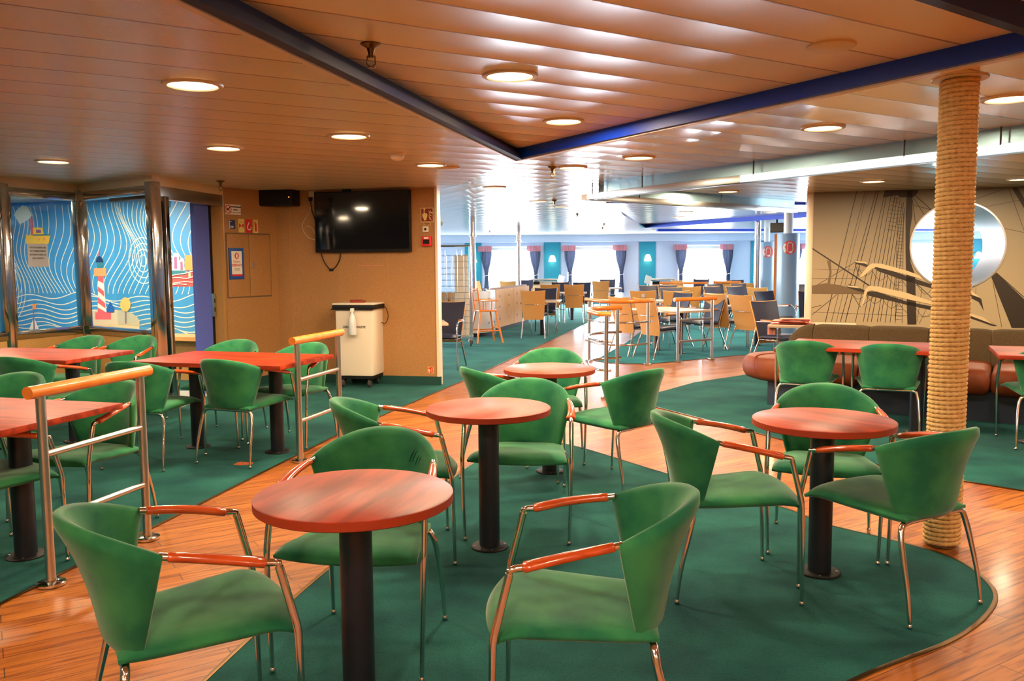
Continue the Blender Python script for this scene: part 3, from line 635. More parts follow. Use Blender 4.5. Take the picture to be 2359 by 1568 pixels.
GREEN = [
 (.210, 2.459, 175.4, 'big green armchair in front facing left beside the nearest round table'),
 (-.955, 2.411, 29.4, 'big green armchair at the lower left on the planks, nearest the camera'),
 (-.554, 3.118, -98.4, 'green armchair with finger marks on its back, behind the nearest round table'),
 (-.573, 4.202, 8.0, 'green armchair standing on the planks left of the second round table'),
 (.055, 4.542, -98.8, 'green armchair with wrinkled back facing us behind the second round table'),
 (-.017, 5.505, 25.2, 'green armchair left of the farthest round table, on the planks edge'),
 (.270, 6.242, -97.3, 'green armchair behind the farthest round table, only its rounded back showing'),
 (.667, 5.452, 133.4, 'green armchair seen from behind right of the farthest round table'),
 (.948, 3.723, .6, 'green armchair in profile left of the round table by the rope pillar'),
 (1.622, 3.563, 120.4, 'green armchair seen from behind at right of the round table by the rope pillar'),
 (1.591, 4.248, -107.7, 'green armchair facing us behind the round table by the rope pillar'),
 (-1.992, 6.250, 69.3, 'green armchair seen from behind at the middle rectangular table, beside the second handrail'),
 (-2.643, 6.149, 81.0, 'green armchair seen from behind, left one at the near side of the middle rectangular table'),
 (-2.451, 7.190, -99.6, 'green armchair facing us behind the middle rectangular table, below the blue door'),
 (-1.787, 6.882, -109.7, 'green armchair facing us behind the second handrail, in front of the bin'),
 (-2.356, 4.606, -110.0, 'green armchair facing us behind the first handrail at the nearest rectangular table'),
 (-3.10, 5.00, -98.0, 'green armchair at the far side of the nearest rectangular table, cut by the photo edge'),
 (-2.563, 4.019, 53.8, 'green armchair tucked under the nearest rectangular table, only seat and arm showing'),
 (-3.64, 6.53, 72.0, 'green armchair seen from behind at the table under the notice'),
 (-4.069, 7.766, -109.2, 'green armchair facing us below the corner post of the glass screens'),
 (-3.547, 7.713, -103.4, 'green armchair facing us below the lighthouse screen, beside the doorway post'),
 (2.532, 7.253, 66.2, 'green armchair seen from behind at the left end of the long sofa table'),
 (3.094, 6.937, 66.6, 'green armchair seen from behind just left of the rope pillar at the sofa table'),
 (4.109, 6.492, 70.9, 'green armchair right of the rope pillar, cut by the photo edge'),
]
g0 = green_chair(GREEN[0][3])
for i, (x, y, a, lb) in enumerate(GREEN):
    rz = radians(a - 90)
    if i == 0: g0.location = (x, y, 0); g0.rotation_euler = (0, 0, rz); g0['group'] = 'green lounge chairs'
    else: dup(g0, (x, y, 0), rz, lb, 'green lounge chairs')

    if 'finger marks' in GREEN[i][3]:
        mb = MB(); ch = [o for o in COL.objects if o.get('label') == lb][0]
        for k in range(4):
            vs = []
            for j in range(5):
                v = .70 + .045 * j + .02 * (k % 2); u = -.40 - .06 * k - .05 * j / 2
                p = S_back(u, v); w = .008 * (1 - abs(j - 2) / 3)
                vs += [(p[0] - w, p[1] + .027, p[2]), (p[0] + w, p[1] + .027, p[2])]
            mb.add(vs, [(2 * j, 2 * j + 1, 2 * j + 3, 2 * j + 2) for j in range(4)])
        mb.build('finger_marks', M_mark, ch)

# ------------------------------------------------------------------ round tables
def pedestal(t, x, y, h, r=.052, br=.095):
    c = MB().lathe([(r, .012), (r, h)], (x, y, 0), 28).build('column', M_navy, t)
    b = MB().lathe([(0, 0), (br, 0), (br, .006), (br - .004, .010), (r, .013), (0, .013)], (x, y, 0), 32).build('base_plate', M_black, t)
    for k in range(4):
        a = k * pi / 2 + .6; MB().lathe([(.006, .009), (.006, .013), (0, .015)], (x + cos(a) * (br - .018), y + sin(a) * (br - .018), 0), 8).build('bolt', M_steel, b)
def round_table(label):
    t = thing('round_table', label, 'table')
    r, z0, z1 = .313, .690, .7215
    MB().lathe([(0, z1), (r - .004, z1), (r, z1 - .003)], n=72).build('tabletop', M_cherry, t)
    MB().lathe([(r, z1 - .003), (r, z0 + .003), (r - .004, z0), (0, z0)], n=72).build('table_edge', M_cherry_edge, t)
    pedestal(t, 0, 0, z0); return t
RT = [(-.505, 2.650, 'round cherry table nearest the camera with a dark column'), (-.122, 4.226, 'second round cherry table, in the middle of the island carpet'), (.254, 5.778, 'farthest round cherry table, shining with daylight at the tip of the island carpet'), (1.419, 3.836, 'round cherry table left of the rope pillar')]
r0 = round_table(RT[0][2]); r0.location = (RT[0][0], RT[0][1], 0); r0['group'] = 'round cherry tables'; r0.rotation_euler = (0, 0, radians(74))
for k, (x, y, lb) in enumerate(RT[1:]): dup(r0, (x, y, 0), radians((66, 58, 128)[k]), lb, 'round cherry tables')
# rectangular tables on two columns
def rect_table(label):
    t = thing('rectangular_table', label, 'table')
    MB().bbox((0, 0, .7215 - .016), (1.30, .78, .032), .004).build('tabletop', M_cherry, t)
    for s in (-1, 1): pedestal(t, s * .36, 0, .69)
    return t
q0 = rect_table('nearest rectangular cherry table, behind the first handrail and cut by the photo edge'); q0.location = (-2.79, 4.25, 0); q0.rotation_euler = (0, 0, radians(-16)); q0['group'] = 'rectangular cherry tables'
dup(q0, (-2.157, 6.564, 0), radians(-17), 'middle rectangular cherry table, in front of the doorway and bin', 'rectangular cherry tables')
dup(q0, (-3.95, 7.0, 0), radians(-14), 'rectangular cherry table under the glass screen with the notice', 'rectangular cherry tables')
dup(q0, (3.04, 7.16, 0), radians(-27), 'long cherry table in front of the brown sofa left of the rope pillar', 'rectangular cherry tables')
dup(q0, (4.40, 6.42, 0), radians(-24), 'cherry table before the sofa right of the rope pillar, cut by the photo edge', 'rectangular cherry tables')

# ------------------------------------------------------------------ handrails
def tube_rail(t, pts, posts, closed_end=True):
    MB().tube([(p[0], p[1], .89) for p in pts], .0275, 16).build('handrail', M_beech, t, angle=50)
    for z in (.6, .295): MB().tube([(p[0], p[1], z) for p in pts], .0135, 12).build('cross_rail', M_chrome, t)
    for x, y in posts:
        p = MB().lathe([(.0215, .0), (.0215, .868)], (x, y, 0), 20).build('post', M_steel, t)
        MB().lathe([(0, 0), (.06, 0), (.06, .012), (.052, .016), (.024, .02), (.024, .03), (0, .03)], (x, y, 0), 28).build('floor_flange', M_chrome, p)
        MB().box((x, y, .872), (.05, .03, .012)).build('saddle', M_steel, p)
def straight(label, p, q, over=.07):
    t = thing('handrail', label, 'handrail', (p[0], p[1], 0)); dx, dy = q[0] - p[0], q[1] - p[1]; l = hypot(dx, dy); ux, uy = dx / l, dy / l
    MB().tube([(-ux * over, -uy * over, .89), (dx + ux * over, dy + uy * over, .89)], .029, 20).build('handrail', M_beech, t, angle=50)
    for z in (.6, .295): MB().tube([(0, 0, z), (dx, dy, z)], .0155, 14).build('cross_rail', M_steel, t)
    for x, y in ((0, 0), (dx, dy)):
        po = MB().lathe([(.0215, .0), (.0215, .868)], (x, y, 0), 20).build('post', M_steel, t)
        MB().lathe([(0, 0), (.062, 0), (.062, .012), (.054, .016), (.024, .02), (.024, .03), (0, .03)], (x, y, 0), 28).build('floor_flange', M_chrome, po)
        MB().box((x, y, .868), (.07, .028, .012), atan2(dy, dx)).build('saddle', M_steel, po)
    return t
straight('steel handrail with beech grip nearest the camera, at left on the planks', (-2.11, 3.763), (-1.942, 4.40))
straight('steel handrail with beech grip in front of the white bin', (-1.561, 6.145), (-1.395, 6.78))
straight('steel handrail with beech grip in front of the far blue chairs', (2.352, 12.02), (2.912, 12.349))
t = thing('handrail', 'hairpin steel handrail with curved beech grip beside the planks', 'handrail', (0, 0, 0))
N_, D2, AP = (.99, 8.9), (1.252, 10.07), (.86, 9.5)
pts = spline([(N_[0] + .05, N_[1], 0), (.93, 8.96, 0), (.87, 9.25, 0), (AP[0], AP[1], 0), (.9, 9.78, 0), (1.05, 9.98, 0), (D2[0] + .05, D2[1] + .03, 0)], 6)
tube_rail(t, pts, [N_, D2])
t = thing('handrail', 'bowed steel handrail with beech grip left of the far wooden chairs', 'handrail', (0, 0, 0))
pts = spline([(1.08, 12.35, 0), (1.117, 12.2, 0), (1.22, 11.82, 0), (1.42, 11.6, 0), (1.66, 11.62, 0), (1.893, 11.786, 0), (1.96, 11.86, 0)], 6)
tube_rail(t, pts, [(1.117, 12.26), (1.893, 11.786)])

# ------------------------------------------------------------------ rope pillar
t = thing('rope_pillar', 'floor to ceiling pillar wrapped in thick tan rope', 'pillar', (2.172, 4.205, 0))
MB().lathe([(.066, 0), (.066, CZ)], n=24).build('core', M_mur_mid, t)
mb = MB(); PITCHR, RC, RR = .0222, .0775, .0112; turns = int((CZ - .02) / PITCHR); SEG = 96; m = 12
vs = []; fs = []
for i in range(turns * SEG + 1):
    a = 2 * pi * i / SEG; z = .012 + PITCHR * a / (2 * pi); tw = a * 6.35
    ca, sa = cos(a), sin(a)
    for j in range(m):
        th = 2 * pi * j / m; rr = RR * (.74 + .40 * abs(cos(1.5 * (th - tw))) ** .7); dr_, dz_ = rr * cos(th), rr * sin(th)
        vs.append(((RC + dr_) * ca, (RC + dr_) * sa, z + dz_))
for i in range(turns * SEG):
    for j in range(m): fs.append((i * m + j, i * m + (j + 1) % m, (i + 1) * m + (j + 1) % m, (i + 1) * m + j))
mb.add(vs, fs); mb.build('rope', M_rope, t, angle=180)
MB().lathe([(.075, CZ - .006), (.125, CZ - .006), (.128, CZ - .001), (.075, CZ - .001)], n=40, ring=True).build('ceiling_collar', M_cream, t)

# ------------------------------------------------------------------ mural wall with the round opening (right)
MW0 = (3.953, 11.21); MD = Vector((.958, -.2875)).normalized(); MN = Vector((-MD.y, MD.x))     # MN points away from the lounge
MW1 = (MW0[0] + MD.x * 5, MW0[1] + MD.y * 5)
HS, HZ, HR, HDEPTH = 1.708, 1.6, .535, 1.15
def mwf(s, z, off=0.0): return (MW0[0] + MD.x * s - MN.x * off, MW0[1] + MD.y * s - MN.y * off, z)
def holed_wall(name, off, th, m):
    outer = [(0, 0), (5, 0), (5, CZ), (0, CZ)]; hole = [(HS + HR * cos(2 * pi * i / 64), HZ + HR * sin(2 * pi * i / 64)) for i in range(64)]
    P2 = outer + hole; tris = tessellate_polygon([[Vector((p[0], p[1], 0)) for p in outer], [Vector((p[0], p[1], 0)) for p in hole]])
    mb = MB(); n = len(P2); vs = [mwf(s, z, -off) for s, z in P2] + [mwf(s, z, -off - th) for s, z in P2]
    fs = [tuple(t) for t in tris] + [tuple(n + i for i in reversed(t)) for t in tris]
    for i in range(4): fs.append((i, (i + 1) % 4, n + (i + 1) % 4, n + i))
    return struct(mb.add(vs, fs).build(name, m, smooth=False))
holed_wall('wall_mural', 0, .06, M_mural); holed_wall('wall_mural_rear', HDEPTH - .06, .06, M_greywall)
t = thing('porthole_tube', 'deep round aluminium opening through the ship mural wall', 'porthole', mwf(HS, HZ), atan2(MD.y, MD.x))
MB().lathe([(HR + .012, -.006), (HR - .002, -.006), (HR - .002, HDEPTH + .004), (HR + .012, HDEPTH + .004)], n=72, axis='y', ring=True).build('tube_lining', M_alu, t)
MB().lathe([(HR + .014, -.004), (HR + .014, -.01), (HR - .006, -.012), (HR - .006, .0)], n=72, axis='y', ring=True).build('rim', M_alu, t)
struct(MB().lathe([(.05, 0), (.05, CZ)], (MW0[0] - .05 * MD.x + .02, MW0[1] - .05 * MD.y + .03, 0), 24).build('trim_50', M_cream))
MS, MOX, MOY = 4.355, 1860, 420
def msz(x, y):
    a = onplane(MOX + x / MS, MOY + y / MS, MW0, MW1); return ((a.x - MW0[0]) * MD.x + (a.y - MW0[1]) * MD.y, a.z)
sm = thing('ship_mural', 'sepia print of a sailing ship with mast, yards and rigging on the wall', 'mural', (0, 0, 0))
def mflat(polys, m, name, off):
    mb = MB()
    for i, p in enumerate(polys): mb.flat([msz(*q) for q in p], lambda s, z, o=off + i * .0002: mwf(s, z, o))
    return mb.build(name, m, sm, smooth=False)
mflat([[(45, 1035), (180, 1010), (330, 1030), (470, 1075), (640, 1105), (640, 1122), (45, 1118)], [(195, 780), (235, 790), (243, 900), (225, 1040), (195, 1040), (222, 900)]], M_mur_mid, 'shore', .0012)
for nm_, pl_ in zip(('mast', 'mast_top', 'upper_yard', 'lower_yard', 'upper_yard_tip', 'lower_yard_tip', 'dark_sail', 'boom', 'upper_yard_end', 'lower_yard_end'), [[(1000, 80), (1055, 80), (1052, 330), (1030, 480), (1022, 640), (1035, 800), (1080, 930), (1085, 1100), (1095, 1425), (1003, 1425), (985, 700), (985, 300)],
       [(780, 78), (1115, 78), (1105, 105), (1060, 150), (930, 150), (900, 128), (762, 152), (760, 136)],
       [(650, 846), (760, 855), (1000, 940), (1180, 1000), (1290, 1035), (1290, 1075), (1000, 992), (720, 895)],
       [(590, 1088), (700, 1098), (1000, 1195), (1290, 1250), (1290, 1290), (1000, 1228), (600, 1132)],
       [(1600, 1085), (1700, 1130), (1745, 1170), (1770, 1290), (1720, 1200), (1600, 1140)], [(1600, 1305), (1800, 1375), (1905, 1440), (1860, 1440), (1600, 1350)],
       [(1845, 950), (1895, 905), (2320, 1310), (2320, 1460), (2050, 1460)], [(2050, 55), (2110, 55), (2330, 420), (2330, 520)],
       [(475, 785), (500, 780), (610, 830), (600, 850), (480, 815)], [(395, 1030), (420, 1022), (590, 1085), (560, 1105), (400, 1055)]]): mflat([pl_], M_mur_dark, nm_, .0018)
mflat([[(605, 838), (650, 812), (740, 815), (1000, 885), (1130, 935), (1160, 975), (1000, 925), (690, 848), (640, 870), (560, 940), (520, 950)],
       [(575, 1075), (620, 1038), (720, 1045), (1000, 1108), (1280, 1205), (1280, 1232), (900, 1148), (640, 1080), (600, 1100), (560, 1220), (535, 1260)],
       [(480, 785), (590, 800), (600, 815), (480, 800)], [(400, 1030), (500, 1045), (520, 1062), (400, 1045)], [(1600, 1080), (1640, 1085), (1740, 1160), (1600, 1110)], [(1600, 1305), (1760, 1350), (1880, 1430), (1600, 1325)]], M_mur_light, 'furled_sails', .0042)
rig = [(495, 88, 180, 1400, 7), (580, 88, 240, 1400, 4), (600, 88, 290, 1400, 3), (690, 88, 330, 1400, 6), (715, 88, 380, 1400, 7), (770, 140, 480, 1400, 5), (790, 150, 560, 1400, 5), (840, 130, 600, 1400, 5), (880, 130, 640, 1400, 6), (900, 150, 700, 1400, 5), (930, 170, 730, 1400, 5), (950, 200, 780, 1405, 5), (965, 200, 830, 1405, 5), (978, 250, 880, 1410, 5), (905, 300, 880, 1410, 4), (965, 300, 950, 1410, 4),
       (1068, 120, 1255, 285, 7), (1060, 150, 1180, 335, 5), (1075, 230, 1240, 275, 5), (1055, 180, 1085, 420, 5), (2020, 60, 2250, 690, 4), (1640, 185, 1990, 60, 4), (1700, 262, 2300, 145, 3), (1980, 462, 2330, 535, 4), (1860, 1000, 1950, 1450, 4), (1690, 1050, 1690, 1130, 3),
       (45, 1060, 480, 800, 5), (45, 1330, 400, 1040, 5), (45, 1255, 140, 1232, 5), (45, 660, 620, 1035, 13), (45, 870, 600, 880, 2), (45, 965, 500, 965, 3), (45, 1300, 1250, 1345, 3), (480, 820, 520, 950, 5), (410, 1060, 530, 1250, 5), (530, 1250, 700, 1120, 4), (1090, 1010, 1260, 1170, 6), (1150, 1060, 1100, 1400, 4), (1200, 1250, 1120, 1420, 4), (1895, 905, 2330, 1290, 7)]
rg = MB()
for x0, y0, x1, y1, w in rig: rg.ribbon([msz(x0, y0), msz(x1, y1)], w / MS * .0056, lambda s, z: mwf(s, z, .0011))
for k in range(34): y = 250 + k * 34; rg.ribbon([msz(906 - k * .8, y), msz(964 - k * .3, y + 6)], .0045, lambda s, z: mwf(s, z, .0011))
for k in range(9): y = 150 + k * 40; rg.ribbon([msz(845 - k * 6, y), msz(925 - k * 6, y + 14)], .0045, lambda s, z: mwf(s, z, .0011))
for k in range(5):
    for (ax, ay, bx, by) in ((500, 830, 1250, 1060), (420, 1065, 1250, 1290)):
        u0 = k / 5; u1 = (k + 1) / 5; p = (ax + (bx - ax) * u0, ay + (by - ay) * u0 + 10); q = (ax + (bx - ax) * u1, ay + (by - ay) * u1 + 10); mid = ((p[0] + q[0]) / 2, (p[1] + q[1]) / 2 + 75)
        rg.ribbon([msz(*p), msz((p[0] + mid[0]) / 2, (p[1] + mid[1]) / 2 + 12), msz(*mid), msz((q[0] + mid[0]) / 2, (q[1] + mid[1]) / 2 + 12), msz(*q)], .005, lambda s, z: mwf(s, z, .0011))
rg.build('rigging', M_mur_dark, sm, smooth=False)

# ------------------------------------------------------------------ long sofa
SU = Vector((.86, -.51)); SU.normalize(); SV = Vector((SU.y, -SU.x))       # SV points towards the camera
SV = -SV if SV.y > 0 else SV
S0 = Vector((2.55, 8.42)); SRZ = atan2(SU.y, SU.x)
so = thing('banquette_sofa', 'long curved-end sofa with tan leather seat and olive brown back', 'sofa', (S0.x, S0.y, 0), SRZ)
# local x along the sofa, local y away from the camera
MB().prism([(0, 0), (4.3, 0), (4.3, .85), (0, .85)], 0, .27).build('plinth', M_slate, so, smooth=False)
def cushion_poly(mb, poly, z0, z1, puff=.11):
    """puffy upholstery over a plan outline: stacked rounded rings"""
    cx = sum(p[0] for p in poly) / len(poly); cy = sum(p[1] for p in poly) / len(poly); n = len(poly)
    hs = [(0, .16), (.08, .05), (.25, 0), (.5, -.02), (.72, .0), (.88, .04), (.96, .1), (1.0, .22)]
    vs = []; fs = []
    for h, ins in hs:
        for p in poly:
            dx, dy = p[0] - cx, p[1] - cy; l = hypot(dx, dy); k = (l - ins * puff / .2) / l; vs.append((cx + dx * k, cy + dy * k, z0 + (z1 - z0) * h))
    r = len(hs)
    for k in range(r - 1):
        for i in range(n): fs.append((k * n + i, k * n + (i + 1) % n, (k + 1) * n + (i + 1) % n, (k + 1) * n + i))
    vs.append((cx, cy, z1 + .012)); c = len(vs) - 1
    for i in range(n): fs.append(((r - 1) * n + i, (r - 1) * n + (i + 1) % n, c))
    fs.append(tuple(reversed(range(n)))); mb.add(vs, fs); return mb
def rrect(x0, x1, y0, y1, r, n=5):
    out = []
    for cx, cy, a in ((x1 - r, y0 + r, -pi / 2), (x1 - r, y1 - r, 0), (x0 + r, y1 - r, pi / 2), (x0 + r, y0 + r, pi)):
        out += [(cx + r * cos(a + k * pi / 2 / n), cy + r * sin(a + k * pi / 2 / n)) for k in range(n + 1)]
    return out
seg = [.32, .86, 1.40, 1.94, 2.48, 3.02, 3.56, 4.10]
# rounded end seat: two crescent sections
endp = [(.32 - .64 * sin(k * pi / 18), .315 - .47 * cos(k * pi / 18)) for k in range(19)]
ec = cushion_poly(MB(), endp, .24, .485).build('seat_cushion', M_leather, so, angle=80)
MB().tube(spline([(.31, .30, .498), (.05, .26, .496), (-.10, .12, .490), (-.13, -.02, .468), (-.12, -.075, .42), (-.115, -.085, .33)], 6), .006, 8).build('seam', M_cherry_edge, ec)
for a, b in zip(seg[:-1], seg[1:]): cushion_poly(MB(), rrect(a + .002, b - .002, -.15, .62, .05), .24, .485).build('seat_cushion', M_leather, so, angle=80)
bs = [.02, .30, .84, 1.38, 1.92, 2.46, 3.0, 3.54, 4.08]
for i, (a, b) in enumerate(zip(bs[:-1], bs[1:])):
    prof = [(.60, .40), (.585, .55), (.60, .70), (.635, .755), (.68, .772), (.74, .772), (.79, .74), (.80, .60), (.80, .40)]
    mb = MB(); n = 8; vs = []; fs = []
    for k in range(n + 1):
        q = k / n; x = a + .002 + (b - a - .004) * q; e = (1 - abs(2 * q - 1) ** 8) ** .5
        if i == 0: e2 = sqrt(max(0, 1 - (1 - q) ** 2))
        for y, z in prof:
            yy = .70 + (y - .70) * (.90 + .10 * e); zz = z - (.012 * (1 - e) if z > .6 else 0)
            if i == 0: zz = .40 + (z - .40) * (.25 + .75 * e2) if z > .4 else z
            vs.append((x, yy, zz))
    m = len(prof)
    for k in range(n):
        for j in range(m): fs.append((k * m + j, k * m + (j + 1) % m, (k + 1) * m + (j + 1) % m, (k + 1) * m + j))
    fs += [tuple(range(m)), tuple(reversed(range(n * m, n * m + m)))]
    mb.add(vs, fs).build('back_cushion', M_brownfab, so, angle=80)

# ------------------------------------------------------------------ things on the screen wall
RZT = wall_rz(TW1, TW0)
def mount(name, label, cat, px, py, off=0.0, p=TW1, q=TW0): return thing(name, label, cat, on_wall(px, py, p, q, off), wall_rz(p, q))
t = mount('tv', 'large black flat television on the beige wall, switched off', 'television', 839.5, 511, .055)
MB().bbox((0, -.0, 0), (1.20, .05, .715), .006).build('casing', M_blackpl, t); MB().box((0, -.027, .012), (1.165, .004, .665)).build('screen', M_screen, t, smooth=False)
MB().bbox((-.02, -.03, -.345), (.08, .008, .018), .003).build('logo_bar', M_blackpl, t); MB().box((-.2, .02, .40), (.09, .05, .12)).build('ceiling_bracket', M_black, t, smooth=False)
MB().box((0, .039, 0), (.4, .03, .4)).build('wall_bracket', M_black, t, smooth=False)
t = mount('wall_speaker', 'black loudspeaker box in the wall corner beside the television', 'speaker', 655, 457, .13)
MB().bbox((0, 0, 0), (.44, .22, .2), .02).build('cabinet', M_blackpl, t); MB().box((0, -.112, 0), (.40, .006, .17)).build('grille', M_black, t, smooth=False)
MB().lathe([(0, -.118), (.007, -.117), (.008, -.114)], (.185, 0, -.005), 10, 'y').build('power_light', mat('orange_led', (255, 110, 30), emit=((255, 110, 30), 4.0)), t)
MB().box((-.0, .118, .02), (.12, .025, .08)).build('wall_bracket', M_black, t, smooth=False)
t = mount('cable_loop', 'black cable hanging in a loop below the television', 'cable', 766, 600, .02)
c0 = Vector(t.location)
def wl(px, py, off=.02):
    a = on_wall(px, py, TW1, TW0, off) - c0; R = Matrix.Rotation(-RZT, 3, 'Z'); return R @ a
MB().tube(spline([wl(741, 583), wl(748, 602), wl(758, 616), wl(765, 621), wl(775, 614), wl(784, 598), wl(786, 583)], 6), .006, 8).build('cable', M_blackpl, t)
MB().bbox(wl(765, 621), (.045, .02, .03), .004).build('plug', M_blackpl, t)
t = mount('power_cable', 'black plug and cable from the socket left of the television', 'cable', 719, 447, .01); c0 = Vector(t.location)
MB().bbox(wl(719, 447, .012), (.07, .02, .07), .003).build('socket_plate', M_cream, t); MB().bbox(wl(717.5, 459, .03), (.035, .04, .05), .006).build('plug', M_blackpl, t)
MB().tube(spline([wl(718, 464, .03), wl(720, 485, .015), wl(726, 505, .01), wl(730, 520, .01)], 6), .0055, 8).build('cable', M_blackpl, t)
t = mount('aerial_wire', 'thin cream wire drooping beside the left edge of the television', 'wire', 705, 500, .006); c0 = Vector(t.location)
MB().tube(spline([wl(724, 452, .006), wl(714, 485, .006), wl(699, 512, .006), wl(698, 528, .006), wl(710, 546, .006), wl(728, 553, .006)], 6), .0035, 6).build('wire', M_cream, t)
MB().tube(spline([wl(708, 520, .006), wl(718, 524, .006), wl(725, 535, .006), wl(729, 545, .006)], 6), .0035, 6).build('wire', M_cream, t)
def plate(t, w, h, m, name='plate', y=-.002, z=0, x=0, d=.004): return MB().box((x, y, z), (w, d, h)).build(name, m, t, smooth=False)
def glyph(t, name, polys, m, y=-.0046):
    mb = MB()
    for p in polys: mb.flat(p, lambda a, b: (a, y, b))
    return mb.build(name, m, t, smooth=False)
HAND = [[(-.032, .006), (-.022, .02), (-.014, .014), (-.013, .05), (-.007, .057), (-.001, .05), (0, .022), (.028, .018), (.034, .0), (.028, -.028), (.02, -.044), (.019, -.064), (-.012, -.064), (-.014, -.044), (-.028, -.022)]]
def flames(x0, s=1.0): return [[(x0 + s * dx, s * dz), (x0 + s * (dx + .016), s * (dz - .028)), (x0 + s * (dx + .034), s * (dz - .036)), (x0 + s * (dx + .034), s * (dz - .046)), (x0 + s * (dx + .008), s * (dz - .034))] for dx, dz in ((0, .06), (.018, .062), (0, .03), (-.004, .002), (.004, -.022))]
def alarm_sign(label, px, py, w, h, bg):
    t = mount('fire_alarm_sign', label, 'sign', px, py); plate(t, w, h, M_lumi); plate(t, w * .9, h * .9, bg, 'field', -.0035)
    k = w / .16
    glyph(t, 'hand', [[(x * k - .028 * k, z * k) for x, z in HAND[0]]], M_lumi, -.0062); glyph(t, 'button', [[(-.032 * k + .012 * k * cos(a), .066 * k + .012 * k * sin(a)) for a in [j * pi / 8 for j in range(16)]]], M_lumi, -.0062)
    glyph(t, 'flames', [[(x * k, z * k) for x, z in f] for f in flames(.022)], M_lumi, -.0062); return t
alarm_sign('dark red fire alarm sign with hand and flames, right of the television', 984, 495, .155, .165, M_darkred)
t = mount('alarm_caption', 'small beige caption plate under the dark red fire alarm sign', 'sign', 984, 516); plate(t, .095, .04, M_wall_dim)
for z in (.007, -.008): plate(t, .06 if z > 0 else .02, .006, M_mur_dark, 'text_bar', -.0045, z, d=.001)
t = mount('wall_button', 'small cream box with a dark round button above the red call point', 'button', 982, 528); MB().bbox((0, -.018, 0), (.068, .036, .068), .004).build('housing', M_offwhite, t); MB().lathe([(0, -.044), (.013, -.043), (.015, -.036)], n=16, axis='y').build('push_button', M_blackpl, t)
t = mount('fire_call_point', 'red manual fire call point on the wall right of the television', 'alarm', 985, 555.5); MB().bbox((0, -.025, 0), (.115, .05, .115), .006).build('housing', M_red, t); plate(t, .075, .05, M_black, 'glass', -.052, -.006); plate(t, .055, .02, M_pwhite, 'label_strip', -.052, .036)
alarm_sign('small red alarm sticker low on the wall by the baseboard', 991.5, 852, .075, .075, M_red)
t = mount('wall_mark', 'faint red scuff line on the wall below the television', 'mark', 855, 611); plate(t, .32, .004, M_pink, 'scuff', -.0006, d=.001)
# chamfer wall with the locker
t = mount('locker_door', 'flush double locker door in the beige chamfer wall', 'locker', 574, 611, .0, W2, TW1)
pL, pR = on_wall(524.5, 611, W2, TW1), on_wall(624, 611, W2, TW1); wL = (pR - pL).length; zt = on_wall(574, 540, W2, TW1).z; zb = on_wall(574, 682, W2, TW1).z; zc = t.location.z
for s in (-1, 1):
    lf = MB().bbox((s * wL / 4, -.004, (zt + zb) / 2 - zc), (wL / 2 - .006, .008, zt - zb), .002).build('door', M_wall, t)
plate(t, wL + .02, zt - zb + .03, M_mur_mid, 'frame_gap', -.0005, (zt + zb) / 2 - zc, d=.001)
a = on_wall(583, 610, W2, TW1) - on_wall(574, 611, W2, TW1)
MB().bbox((.045, -.012, .0), (.035, .01, .07), .003).build('latch', M_steel, t)
t = mount('poster_frame', 'blue framed white poster reading Espace Enfants on the locker', 'poster', 542.5, 607, .008, W2, TW1)
pw = (on_wall(559, 607, W2, TW1) - on_wall(526, 607, W2, TW1)).length; ph = on_wall(542, 571, W2, TW1).z - on_wall(542, 643, W2, TW1).z
MB().bbox((0, -.008, 0), (pw, .016, ph), .003).build('frame', M_bluesign, t); plate(t, pw * .72, ph * .8, M_pwhite, 'paper', -.0165, d=.002); plate(t, pw * .72, ph * .06, M_red, 'red_band', -.0175, -ph * .37, d=.002)
glyph(t, 'round_emblem', [[(.03 * cos(a), .09 + .036 * sin(a)) for a in [j * pi / 12 for j in range(24)]]], M_red, -.0185); glyph(t, 'emblem_figure', [[(-.012, .065), (.012, .065), (.015, .095), (.008, .115), (-.008, .115), (-.015, .095)]], M_pwhite, -.019)
text('lettering', 'Espace', .038, M_red, t, (0, -.0178, .025)); text('lettering', 'ENFANTS', .042, M_red, t, (0, -.0178, -.02), sx=.8, bold=.02)
for z in (-.055, -.073): plate(t, .08, .005, M_mur_mid, 'text_bar', -.0178, z, d=.001)
t = mount('dog_sign', 'white sign with a crossed-out dog at the top of the chamfer wall', 'sign', 536.5, 482.5, .0, W2, TW1)
dw = (on_wall(554, 482, W2, TW1) - on_wall(519, 482, W2, TW1)).length; plate(t, dw, .115, M_pwhite)
ring = [(-dw * .33 + .043 * cos(a), .0 + .046 * sin(a)) for a in [j * pi / 14 for j in range(29)]]
mb = MB(); mb.ribbon(ring, .009, lambda x, z: (x, -.0062, z)); mb.ribbon([(-dw * .33 - .032, .032), (-dw * .33 + .032, -.032)], .008, lambda x, z: (x, -.0064, z)); mb.build('prohibition_ring', M_red, t, smooth=False)
dx = -dw * .33; glyph(t, 'dog', [[(dx - .026, .012), (dx + .01, .012), (dx + .014, .028), (dx + .024, .03), (dx + .026, .016), (dx + .018, .008), (dx + .014, -.012), (dx + .016, -.03), (dx + .01, -.03), (dx + .006, -.01), (dx - .016, -.01), (dx - .02, -.03), (dx - .026, -.03), (dx - .024, -.004)]], M_pblack, -.0056)
text('lettering', 'NO DOGS ALLOWED', .019, M_pblack, t, (dw * .15, -.0045, -.034), sx=.85)
plate(t, .16, .012, M_pblack, 'text_bar', -.0045, .03, dw * .15, .001); plate(t, .06, .011, M_pblack, 'text_bar', -.0045, -.002, dw * .15, .001)
t = mount('room_sign', 'small navy room sign with a grey edge on the chamfer wall', 'sign', 534, 517, .0, W2, TW1); plate(t, .075, .1, M_navysign, d=.012, y=-.006); plate(t, .014, .1, M_steel, 'edge', -.007, 0, -.044, .012)
